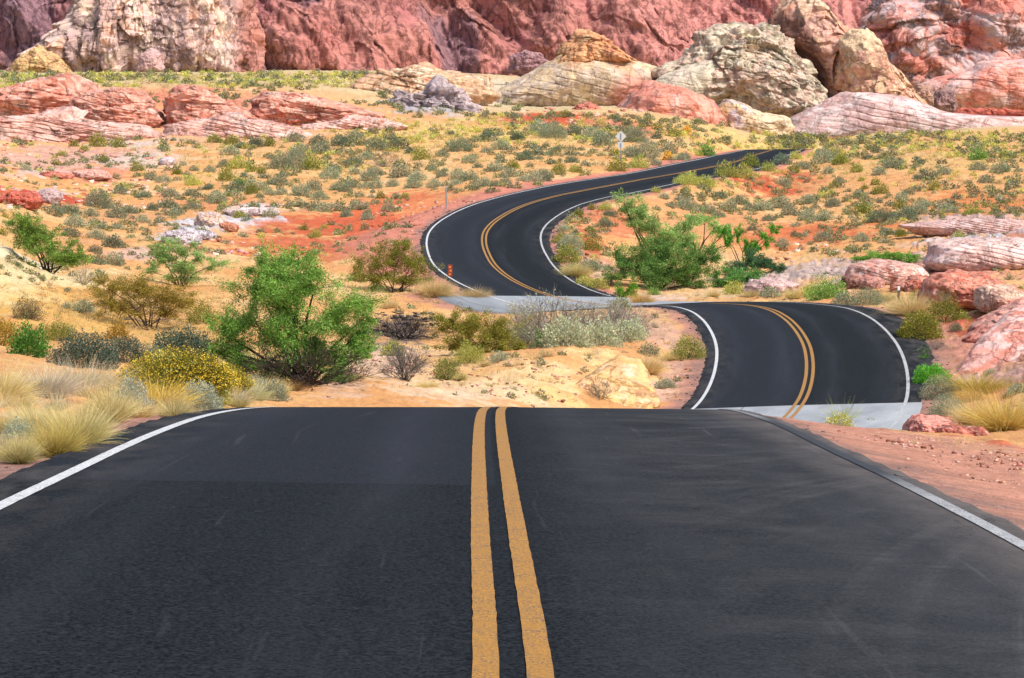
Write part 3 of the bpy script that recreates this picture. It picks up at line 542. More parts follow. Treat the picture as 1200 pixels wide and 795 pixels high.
# pitted hill and the fin
lump('rock_hill', 'pitted grey-green rock hill full of dark hollows, left of the tall fin', [(768, 120), (776, 84), (800, 74), (824, 46), (846, 37), (880, 40), (902, 44), (922, 62), (942, 84), (957, 106), (967, 132), (966, 158), (930, 158), (860, 134), (800, 130)], 344, [(228, 218, 186), (216, 206, 174), (230, 200, 172), (206, 194, 168), (238, 222, 176)], (.6), .15, .34, seed=10, pits=.5, blocks=1.2, nphi=420, nrho=170, cfun=lambda V, R, col, b: (lambda m: col*(1-m)+lin((122, 120, 96))*m)((sstep(.0, .35, fbm(V*.9+3, 4))*sstep(810, 900, 600+V[:, 0]*F/V[:, 1]+70*fbm(V*.1)))[:, None]*.6))
def fcol(V, R, col, b):
    u = 600+V[:, 0]*F/V[:, 1]; v = H0-V[:, 2]*F/V[:, 1]
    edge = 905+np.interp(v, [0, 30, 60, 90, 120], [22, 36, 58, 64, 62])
    m = ((1-sstep(-10, 12, u-edge+10*fbm(V*.4)))*sstep(6, 26, v))[:, None]*.9; col = col*(1-m)+lin((140, 98, 82))*m      # shade of the west face, away from the sun, painted into the colour
    m = ((1-sstep(4, 26, v-.28*(u-960)+12*fbm(V*.3+2))))[:, None]*.8; return col*(1-m)+lin((240, 210, 168))*m
lump('rock_fin', 'tall tan sandstone fin with painted shade on its left face, sweeping down to the right', [(900, 36), (912, 8), (928, -6), (948, -5), (964, 8), (978, 28), (998, 40), (1014, 60), (1032, 84), (1056, 106), (1088, 130), (1110, 150), (1040, 160), (962, 158), (958, 120), (948, 92), (932, 66), (914, 52)], 356, [(242, 190, 150), (238, 168, 130), (238, 188, 164), (246, 204, 160)], .42, .055, .2, blocks=2.4, seed=11, nphi=380, nrho=140, flat=2.4, fq=5, groove=.5, cfun=fcol, vstretch=(1.3, 1, .7), stripes=((208, 150, 116), .9, .9, .25))
lump('rock_fin', 'lower tan and yellow sandstone fin leaning against the tall one', [(984, 52), (998, 36), (1014, 36), (1030, 50), (1040, 78), (1060, 100), (1090, 128), (1112, 152), (1050, 160), (1000, 158), (986, 110)], 346, [(244, 196, 156), (238, 176, 140), (246, 210, 160), (236, 180, 154)], (.42), .06, .24, blocks=2.4, seed=12, groove=.5, stripes=((214, 160, 120), .9, .9, .25), nphi=320, nrho=110, cfun=lambda V, R, col, b: (lambda m: col*(1-m)+lin((238, 214, 166))*m)(((1-sstep(52, 70, H0-V[:, 2]*F/V[:, 1]+9*fbm(V*.3))))[:, None]*.8))
lump('rock_slab', 'broad pink and white striped slickrock slab below the tall fin', [(900, 176), (912, 158), (930, 138), (960, 124), (990, 108), (1020, 112), (1060, 120), (1100, 132), (1160, 136), (1240, 138), (1250, 168), (1100, 178)], 326, [(232, 204, 196), (226, 190, 182), (236, 216, 208), (220, 184, 174)], .5, .035, .2, groove=.35, blocks=.35, seed=13, stripes=((196, 146, 136), 1.5, .22, .3), nphi=360, nrho=110)
def hcol(V, R, col, b):
    u = 600+V[:, 0]*F/V[:, 1]; v = H0-V[:, 2]*F/V[:, 1]; n = 14*fbm(V*.12)
    for (cu, cv, ru, rv) in ((1130, 40, 30, 16), (1040, 46, 34, 20), (1170, 8, 40, 12), (1080, 74, 30, 10)):
        m = (1-sstep(.7, 1.15, np.hypot((u-cu+n)/ru, (v-cv+n*.5)/rv)))[:, None]*.8; col = col*(1-m)+lin((228, 132, 108))*m
    return col
lump('rock_hill', 'pinkish grey rocky hillside with red bluffs behind the fins', [(985, 130), (990, 60), (1010, 34), (1040, 6), (1080, -50), (1170, -80), (1290, -70), (1310, 130), (1150, 150)], 470, [(222, 192, 186), (226, 170, 154), (206, 180, 178), (228, 156, 138), (226, 200, 190)], .35, .16, .13, seed=14, nphi=420, nrho=160, mat=M_CLIFF, lean=.2, cfun=hcol)
lump('rock_mound', 'rounded salmon red sandstone mound at the foot of the grey hillside', [(1062, 128), (1072, 104), (1100, 90), (1130, 84), (1150, 72), (1180, 70), (1230, 66), (1270, 80), (1280, 136), (1150, 140)], 392, [(242, 168, 146), (238, 150, 126), (242, 188, 172), (234, 200, 190)], .5, .06, .2, groove=.35, blocks=.5, seed=16, nphi=300, nrho=100, stripes=((236, 190, 178), .9, .3, .2))
lump('rock_ledge', 'thin orange red ledge lying along the pink slab', [(1120, 136), (1126, 127), (1160, 127), (1200, 130), (1240, 130), (1240, 140), (1160, 140)], 330, [(226, 120, 92), (216, 110, 84)], .5, .1, .6, seed=17)
for k, (u, v, w, h, c, lb) in enumerate(((1080, 112, 26, 26, (206, 164, 140), 'tan boulder with a flat top between the fins and the red mound'), (1106, 120, 30, 26, (176, 140, 134), 'large grey boulder wedged beside the tan one'))):
    lump('boulder', lb, [(u-w/2, v+h/2), (u-w/2+1, v), (u-w/4, v-h/2), (u+w/4, v-h/2), (u+w/2, v), (u+w/2, v+h/2)], 372+k*4, [(c), tuple(int(x*.86) for x in c)], .8, .14, .5, seed=20+k, nphi=100, nrho=36)
# layered red ledges across the valley floor
LEDGE = [
 ('long layered salmon ledge under the sage flat, at the western end', [(-40, 168), (-40, 112), (0, 104), (40, 96), (76, 90), (104, 106), (130, 124), (190, 150), (196, 166), (80, 172)], 266, 31),
 ('stepped red rock ledge with a square cleft', [(70, 150), (84, 116), (110, 108), (150, 106), (180, 118), (192, 140), (186, 156), (120, 160)], 262, 32),
 ('blocky orange red ledge notched by a green gully', [(196, 152), (200, 112), (214, 104), (232, 103), (252, 110), (276, 122), (300, 140), (320, 160), (250, 166)], 264, 33),
 ('low rounded pink ledge east of the green gully', [(296, 150), (298, 118), (316, 108), (340, 108), (372, 118), (410, 126), (448, 134), (456, 148), (380, 160)], 268, 34)]
LEDGE += [
 ('pale pink layered bench at the foot of the long salmon ledge', [(-60, 172), (-50, 148), (0, 140), (60, 136), (120, 138), (176, 146), (200, 160), (180, 172), (60, 178)], 252, 38),
 ('pale salmon bench below the notched ledge', [(180, 172), (196, 146), (240, 140), (300, 142), (350, 150), (372, 164), (330, 170), (250, 174)], 254, 39),
 ('narrow pink rock shelf fading into the golden sand', [(340, 168), (356, 146), (400, 140), (446, 140), (476, 148), (470, 158), (410, 164)], 262, 40)]
for lb, px, d, sd in LEDGE:
    lump('rock_ledge', lb, px, d, [(236, 164, 134), (232, 144, 114), (240, 184, 156), (230, 152, 124), (234, 196, 176)] if sd < 38 else [(236, 190, 172), (232, 176, 156), (240, 206, 190), (230, 168, 146)], .45, .10, .34, seed=sd, nphi=260, nrho=90, stripes=((240, 190, 166), 1.5, .12, .25), vstretch=(.7, 1, 2.0), flat=3)
lump('rock_slope', 'pale layered rock slope dropping towards the grey rubble', [(390, 140), (396, 108), (420, 94), (452, 84), (490, 82), (530, 86), (570, 92), (580, 112), (560, 128), (470, 142)], 322, [(236, 206, 158), (228, 182, 136), (232, 214, 176), (222, 160, 122)], .5, .12, .3, seed=36, nphi=260, nrho=90, stripes=((222, 150, 110), 1.2, .3, .2))
lump('rock_outcrop', 'rough grey rubble outcrop between the red ledges and the pale dome', [(440, 142), (452, 124), (476, 112), (510, 106), (536, 112), (556, 124), (562, 138), (500, 146)], 300, [(186, 176, 184), (206, 190, 186), (160, 146, 150)], .6, .2, .8, seed=37, nphi=220, nrho=80)
# boulders and bedrock nearer the road
NEARR = [
 ('boulder', 'big pink and cream banded boulder behind the marker post on the outside of the bend', (1036, 322), 92, 34, 114, [(228, 166, 146), (236, 196, 176), (226, 150, 128), (240, 212, 194)], 41, .9, .045),
 ('boulder', 'small brown boulder tucked under the banded one', (1003, 333), 20, 18, 112, [(190, 140, 120), (170, 116, 98)], 42, .8, .14),
 ('boulder', 'brown angular stone in front of the banded boulder', (992, 331), 14, 14, 112, [(176, 128, 112), (150, 106, 96)], 43, .8, .16),
 ('boulder', 'pale pink block beneath the banded boulder', (1022, 334), 30, 16, 112, [(220, 168, 150), (212, 150, 130)], 44, .8, .14),
 ('rock_outcrop', 'ragged orange red outcrop with a cream end', (1128, 345), 96, 48, 104, [(228, 136, 104), (232, 156, 126), (222, 120, 90), (238, 190, 160)], 45, .9, .09),
 ('rock_outcrop', 'cream and white outcrop beside the ragged red one', (1172, 352), 56, 36, 102, [(238, 212, 180), (232, 190, 160), (224, 160, 134)], 46, .9, .08),
 ('rock_outcrop', 'low red ledge of broken rock above the marker post', (1080, 336), 70, 18, 110, [(226, 132, 100), (234, 164, 138)], 47, .8, .14),
 ('rock_outcrop', 'pale grey pink bedrock hump beside the thicket', (905, 338), 60, 20, 116, [(222, 192, 182), (212, 176, 168)], 49, .9, .09),
 ('boulder', 'small white boulder beside the dry wash', (883, 332), 14, 9, 115, [(232, 214, 206), (222, 196, 186)], 50, .9, .1),
 ('boulder', 'cream boulder on top of the white rock patch', (246, 261), 34, 22, 150, [(232, 196, 160), (222, 200, 190)], 51, .8, .12),
 ('boulder', 'rusty undercut boulder beside the cream one', (268, 268), 22, 14, 148, [(222, 160, 120), (206, 130, 92)], 52, .8, .14),
 ('rock_outcrop', 'long low white rock rib on the slope above the wash', (214, 280), 44, 22, 140, [(214, 208, 212), (196, 190, 196)], 53, .8, .14),
 ('rock_outcrop', 'white rock rib running up to the red patch', (296, 250), 66, 11, 160, [(224, 214, 212), (214, 190, 180)], 54, .9, .1),
 ('boulder', 'lumpy white boulder at the lower end of the white rocks', (240, 276), 26, 12, 143, [(212, 208, 212), (190, 186, 190)], 55, .8, .14),
 ('boulder', 'pale grey boulder among red rocks far up the slope', (58, 232), 28, 22, 182, [(206, 186, 182), (192, 166, 162)], 56, .9, .1),
 ('rock_outcrop', 'dark red rock rib below the pale grey boulder', (22, 236), 50, 20, 180, [(214, 116, 90), (204, 100, 76), (224, 140, 114)], 57, .8, .16),
 ('rock_outcrop', 'rounded pink bench of rock on the upper slope', (108, 206), 46, 14, 206, [(230, 190, 170), (222, 160, 140)], 58, .9, .1),
 ('rock_outcrop', 'low red rock bench in the rubble', (66, 207), 42, 10, 206, [(224, 144, 120), (216, 126, 100)], 59, .9, .12),
 ('boulder', 'pale lavender boulder beside a green shrub on the upper slope', (196, 190), 18, 12, 222, [(206, 196, 206), (222, 206, 200)], 60, .9, .1),
 ('rock_slab', 'broad pale pink slickrock swell behind the ragged red outcrop', (1170, 302), 190, 44, 126, [(234, 206, 194), (228, 190, 176), (236, 214, 206)], 69, .8, .03),
 ('rock_slab', 'long pinkish grey slickrock swell below the orange hillside', (1150, 268), 190, 24, 146, [(226, 194, 182), (222, 180, 166), (230, 206, 200)], 70, .8, .03),
 ('rock_ledge', 'red banded rock lip beside the concrete crossing', (1086, 500), 52, 26, 58, [(224, 136, 114), (232, 162, 142), (214, 116, 92)], 64, .9, .10),
 ('rock_ledge', 'broken red and brown stones along the verge', (1128, 508), 56, 16, 50, [(214, 130, 104), (206, 116, 92), (220, 164, 146)], 66, .9, .12)]
for nm, lb, (u, v), w, h, d, cols, sd, th, am in NEARR:
    g = hit(u, v+h*.3, d*.75); d = g[1] if abs(g[1]-d) < d*.3 else d
    rr = np.random.default_rng(sd); px = []
    for a in np.linspace(0, 2*math.pi, 15, endpoint=False):
        r = 1+rr.uniform(-.12, .1); e = .8
        ca, sa = math.cos(a), math.sin(a)
        px.append((u+w/2*r*abs(ca)**e*np.sign(ca), v+h/2*r*abs(sa)**e*np.sign(sa)*(1 if sa < 0 else 1.0)))
    lump(nm, lb, px, d, cols, th, am, seed=sd, nphi=160, nrho=56, mat=M_ROCKN, stripes=(tuple(min(255, int(c*1.08)) for c in cols[1]), 30/(w*d/F), .3, .25))
lump('rock_slab', 'large tilted pink and red striped bedrock slab outside the lower bend', [(1084, 482), (1112, 444), (1146, 408), (1196, 370), (1262, 346), (1275, 490), (1150, 486)], 79, [(232, 180, 164), (230, 160, 140), (238, 200, 188), (224, 146, 122)], .16, .02, seed=67, lean=1.25, mat=M_ROCKN, nphi=260, nrho=90, groove=.6, flat=2.6, stripes=((214, 118, 90), 2.2, -.55, .3), fq=7)
lump('rock_rib', 'red broken rib along the top of the tilted bedrock slab', [(1126, 398), (1150, 374), (1196, 352), (1262, 336), (1262, 372), (1196, 386), (1150, 406)], 86, [(228, 142, 116), (232, 160, 138), (222, 128, 100)], .35, .05, seed=68, lean=.8, mat=M_ROCKN, nphi=200, nrho=60, fq=8, stripes=((238, 186, 168), 3, -.4, .3))
lump('rock_ledge', 'crumbling yellow sandstone ledge facing the brow of the near road', [(600, 486), (614, 470), (640, 462), (676, 452), (704, 432), (728, 420), (752, 424), (764, 448), (772, 474), (740, 488)], 75, [(248, 208, 148), (248, 200, 124), (242, 186, 120), (248, 218, 170)], .18, .03, seed=63, lean=1.5, mat=M_ROCKN, nphi=260, nrho=80, fq=9, flat=3, stripes=((244, 196, 100), 4, .2, .3))
lump('rock_slab', 'smooth pale greenish slickrock apron between the pale dome and the pitted hill', [(730, 132), (752, 104), (778, 88), (806, 76), (836, 68), (862, 74), (872, 92), (858, 116), (820, 134), (770, 142)], 337, [(226, 216, 186), (218, 210, 178), (232, 216, 190)], .4, .04, seed=71, blocks=.4, groove=.3)
# ------------------------------------------------------------------ plants: every shape below is loose leaves, blades and twigs
M_LEAF = mat_plant('foliage', .30); M_BARK = mat_plant('bark', 0.0, .9, .1); M_GRASS = mat_plant('dry_grass_blades', .35, .8, .15)
class PB:
    def __init__(s): s.V = []; s.F = []; s.C = []; s.n = 0
    def add(s, V, Fc, C):
        s.V.append(V); s.F.append(Fc+s.n); s.C.append(C); s.n += len(V)
    def leaves(s, C, D, L, W, col, r):
        n = len(C); D = D/np.maximum(np.linalg.norm(D, axis=1), 1e-6)[:, None]
        q = r.normal(size=(n, 3)); S = np.cross(D, q); S /= np.maximum(np.linalg.norm(S, axis=1), 1e-6)[:, None]
        L = np.broadcast_to(L, n)[:, None]; W = np.broadcast_to(W, n)[:, None]
        V = np.stack([C-D*L*.5, C+S*W*.5, C+D*L*.5, C-S*W*.5], 1).reshape(-1, 3)
        s.add(V, np.arange(n*4).reshape(n, 4), np.repeat(col, 4, 0))
    def segs(s, A, B, ra, rb, col):
        A, B = np.atleast_2d(A), np.atleast_2d(B); n = len(A); D = B-A; D = D/np.maximum(np.linalg.norm(D, axis=1), 1e-6)[:, None]
        h = np.where(abs(D[:, 2:3]) < .9, [[0, 0, 1.]], [[1., 0, 0]]); X = np.cross(D, h); X /= np.linalg.norm(X, axis=1)[:, None]; Y = np.cross(D, X)
        ra = np.broadcast_to(ra, n)[:, None]; rb = np.broadcast_to(rb, n)[:, None]; V = []
        for k in range(3):
            a = k*2*math.pi/3; o = X*math.cos(a)+Y*math.sin(a); V += [A+o*ra, B+o*rb]
        V = np.stack(V, 1).reshape(-1, 3); f = np.array([[0, 2, 3, 1], [2, 4, 5, 3], [4, 0, 1, 5]])
        s.add(V, (np.arange(n)[:, None, None]*6+f[None]).reshape(-1, 4), np.repeat(np.broadcast_to(col, (n, 3)), 6, 0))
    def blades(s, B, D, L, W, droop, col, r, nseg=3, tipcol=None):
        n = len(B); D = D/np.linalg.norm(D, axis=1)[:, None]; S = np.cross(D, r.normal(size=(n, 3))); S /= np.linalg.norm(S, axis=1)[:, None]
        L = np.broadcast_to(L, n)[:, None]; rows = []; cc = []
        H = D*[1, 1, 0]; H = H/np.maximum(np.linalg.norm(H, axis=1), 1e-4)[:, None]
        for k in range(nseg+1):
            t = k/nseg; P = B+D*L*t+(H*.35-np.array([0, 0, .65]))*L*droop*t*t; w = W*(1-t*.85)*.5
            rows += [P-S*w, P+S*w]; c = col if tipcol is None else col*(1-t)+tipcol*t; cc += [c, c]
        m = 2*(nseg+1); V = np.stack(rows, 1).reshape(-1, 3); C = np.stack(cc, 1).reshape(-1, 3)
        f = np.array([[2*k, 2*k+1, 2*k+3, 2*k+2] for k in range(nseg)])
        s.add(V, (np.arange(n)[:, None, None]*m+f[None]).reshape(-1, 4), C)
    def mesh(s, name): return mesh(name, np.vstack(s.V), np.vstack(s.F), col=np.clip(np.vstack(s.C), .004, .9))
def tones(c, n, r, k=1.04, var=.24):
    """leaf colours: each leaf a little lighter, darker, greener or yellower than the next"""
    L = np.array([lin(x) for x in c])[r.integers(0, len(c), n)]*k
    return L*(1+var*r.normal(size=(n, 1))*.8).clip(.45, 1.7)*(1+.07*r.normal(size=(n, 3)))
def hemi(n, r):
    d = r.normal(size=(n, 3)); d[:, 2] = np.abs(d[:, 2])*.9+.02; return d/np.linalg.norm(d, axis=1)[:, None]
TWIG = [(128, 112, 100), (104, 90, 80), (150, 136, 122)]
def shrub(kind, n, r, L, W, h, cols, spread=1.0, shell=.5, up=.4, twigs=22, lump_=.3, twigcol=TWIG, flowers=None, low=-.02):
    n = int(n*1.5); b = PB(); d = hemi(n, r); sd = r.uniform(0, 99)
    mod = 1+lump_*perlin(d*2.4+sd)+.5*lump_*perlin(d*6+sd)
    rad = (shell+(1-shell)*r.uniform(0, 1, n)**.7)*mod
    C = d*rad[:, None]*[.5, .5, h]; C[:, 2] += low+.02
    D = d*[1, 1, .6]+[0, 0, up]+r.normal(size=(n, 3))*.55
    s = r.uniform(.6, 1.3, n); b.leaves(C, D, L*s*1.05, W*s*1.6, tones(cols, n, r), r)
    t = hemi(twigs, r); tm = t*[.5, .5, h]*r.uniform(.35, .6, (twigs, 1)); te = t*[.5, .5, h]*r.uniform(.7, .92, (twigs, 1))
    z = r.normal(size=(twigs, 3))*[.04, .04, 0]; tc = tones(twigcol, twigs, r, .6)
    tm = tm+r.normal(size=tm.shape)*.03; b.segs(z+[0, 0, low-.05], tm, .007, .005, tc); b.segs(tm, te, .005, .0025, tc)
    if flowers:
        f = hemi(flowers[1], r); f[:, 2] = f[:, 2]*.6+.4; f /= np.linalg.norm(f, axis=1)[:, None]; R = r.uniform(.95, 1.28, (len(f), 1)); E = f*[.5, .5, h]*R
        b.segs(f*[.42, .42, h*.8], E, .0025, .0018, tones([(150, 150, 60)], len(f), r, .6))
        b.leaves(E, r.normal(size=E.shape), flowers[2], flowers[2]*.8, tones(flowers[0], len(f), r, .8), r)
        E2 = E+r.normal(size=E.shape)*.014; b.leaves(E2, r.normal(size=E.shape), flowers[2], flowers[2]*.8, tones(flowers[0], len(f), r, .8), r)
    return b
def tuft(n, r, h, W, cols, tip, lean=.8, base=.13, droop=.30, stalks=0, nseg=3):
    b = PB(); a = r.uniform(0, 2*math.pi, n); q = r.uniform(0, 1, n)**.6
    B = np.c_[np.cos(a)*q*base, np.sin(a)*q*base, np.full(n, -.03)]
    D = np.c_[np.cos(a)*q*lean, np.sin(a)*q*lean, np.full(n, 1.0)]+r.normal(size=(n, 3))*[.34, .34, .05]
    b.blades(B, D, h*r.uniform(.45, 1.05, n), W, droop*r.uniform(.1, 2.6, (n, 1)), tones(cols, n, r, .8), r, nseg, tones(tip, n, r, .85))
    if stalks:
        i = r.integers(0, n, stalks); b.blades(B[i], D[i]+r.normal(size=(stalks, 3))*.08, h*r.uniform(1.0, 1.3, stalks), W*.6, droop*.5, tones(tip, stalks, r, .8), r, nseg, tones(tip, stalks, r, .9))
    return b
def deadbush(n, r, h, cols, lev=3, leafc=None, nl=0):
    b = PB(); d = hemi(n, r); d[:, 2] += .25; d /= np.linalg.norm(d, axis=1)[:, None]
    A = r.normal(size=(n, 3))*[.05, .05, 0]; Ln = r.uniform(.20, .30, n); ra = .0065
    for k in range(lev):
        B = A+d*[1, 1, h*2]*Ln[:, None]; b.segs(A, B, ra, ra*.62, tones(cols, len(A), r, .7)); ra *= .62
        if k < lev-1:
            m = 3; A = np.repeat(A+(B-A)*1.0, m, 0); d = np.repeat(d, m, 0)+r.normal(size=(len(A), 3))*.42; d[:, 2] = d[:, 2]*.9+.06; d /= np.linalg.norm(d, axis=1)[:, None]; Ln = np.repeat(Ln, m)*r.uniform(.5, .85, len(A))
            A = A-d*.0
    if nl:
        i = r.integers(0, len(A), nl); t = r.uniform(.2, 1, (nl, 1)); C = A[i]+d[i]*[1, 1, h*2]*Ln[i][:, None]*t
        b.leaves(C+r.normal(size=C.shape)*.012, d[i]+r.normal(size=C.shape)*.6, .035, .014, tones(leafc, nl, r), r)
    return b
SAGE = [(150, 154, 124), (136, 144, 110), (166, 166, 136), (122, 132, 104)]; DARK = [(112, 124, 98), (96, 110, 84), (130, 136, 108)]
OLIV = [(146, 146, 62), (124, 128, 48), (164, 158, 78), (108, 112, 46)]; GREEN = [(120, 158, 72), (100, 140, 58), (142, 174, 90), (84, 122, 54)]
LIME = [(186, 184, 88), (164, 168, 74), (202, 196, 110), (140, 150, 70)]; STRAW = [(214, 192, 126), (196, 172, 104), (228, 208, 150)]; STRAWT = [(236, 216, 160), (222, 196, 130)]
GOLD = [(196, 160, 60), (176, 146, 56), (210, 176, 84)]; GOLDT = [(226, 190, 100), (236, 204, 122)]; GREY = [(158, 146, 130), (136, 124, 112), (176, 164, 150)]
KIND = dict(   # name, word for the label, category, maker(n, rng)
 S=('sagebrush', 'grey-green sagebrush', 'shrub', lambda n, r: shrub('S', n, r, .085*(420/n)**.5, .030*(420/n)**.5, .56, SAGE, lump_=.16, shell=.4)),
 D=('sagebrush', 'dark green sagebrush', 'shrub', lambda n, r: shrub('D', n, r, .080*(420/n)**.5, .032*(420/n)**.5, .55, DARK, lump_=.16, shell=.4)),
 O=('creosote_bush', 'olive green bush', 'shrub', lambda n, r: shrub('O', n, r, .085*(420/n)**.5, .034*(420/n)**.5, .66, OLIV, shell=.45, up=.8, lump_=.42)),
 G=('green_shrub', 'fresh green shrub', 'shrub', lambda n, r: shrub('G', n, r, .095*(420/n)**.5, .036*(420/n)**.5, .60, GREEN, shell=.35, up=.8, lump_=.5)),
 L=('rabbitbrush', 'yellow-green brush', 'shrub', lambda n, r: shrub('L', n, r, .110*(420/n)**.5, .022*(420/n)**.5, .58, LIME, shell=.35, up=1.3)),
 T=('grass_tuft', 'straw grass tuft', 'grass tuft', lambda n, r: tuft(int(n*.8), r, .62, .020*(420/n)**.5, STRAW, STRAWT, .95)),
 Y=('grass_tuft', 'golden grass tuft', 'grass tuft', lambda n, r: tuft(int(n*.8), r, .66, .020*(420/n)**.5, GOLD, GOLDT, .8)),
 X=('dry_bush', 'dry grey bush', 'shrub', lambda n, r: deadbush(max(16, n//26), r, .62, GREY, 3 if n < 900 else 4)))
LOD = {}
def variant(K, lod):
    if (K, lod) not in LOD:
        n = (280, 900, 3600)[lod]; LOD[K, lod] = [KIND[K][3](n, np.random.default_rng(100+ord(K)*7+lod*3+k)).mesh(KIND[K][0]) for k in range((5, 4, 3)[lod])]
        for me in LOD[K, lod]: me.materials.append(M_GRASS if K in 'TY' else M_LEAF)
    return LOD[K, lod]
HREL = dict(S=.56, D=.55, O=.68, G=.62, L=.66, T=.60, Y=.62, X=.62)
SHRUBS = []       # (object, u, v, w, kind)
def plant(K, u, v, w, hpx=None, d=None, lod=None, label=None, group=None, rz=None):
    p = hit(u, v, (d or 22)*.75) if d is None or d > 0 else None
    w3 = w*p[1]/F; lod = lod if lod is not None else (0 if w < 17 else 1 if w < 34 else 2)
    o = link(KIND[K][0], random.choice(variant(K, lod)), None, None, (p[0], p[1]+.0, p[2]-.03*w3))
    hs = (hpx/(w*HREL[K]) if hpx else random.uniform(.85, 1.15)); o.scale = (w3, w3*random.uniform(.9, 1.1), w3*hs); o.rotation_euler = (0, 0, random.uniform(0, 6.28) if rz is None else rz)
    o['category'] = KIND[K][2]
    if label: o['label'] = label
    if group: o['group'] = group
    if not label: SHRUBS.append((o, u, v, w, K))
    return o
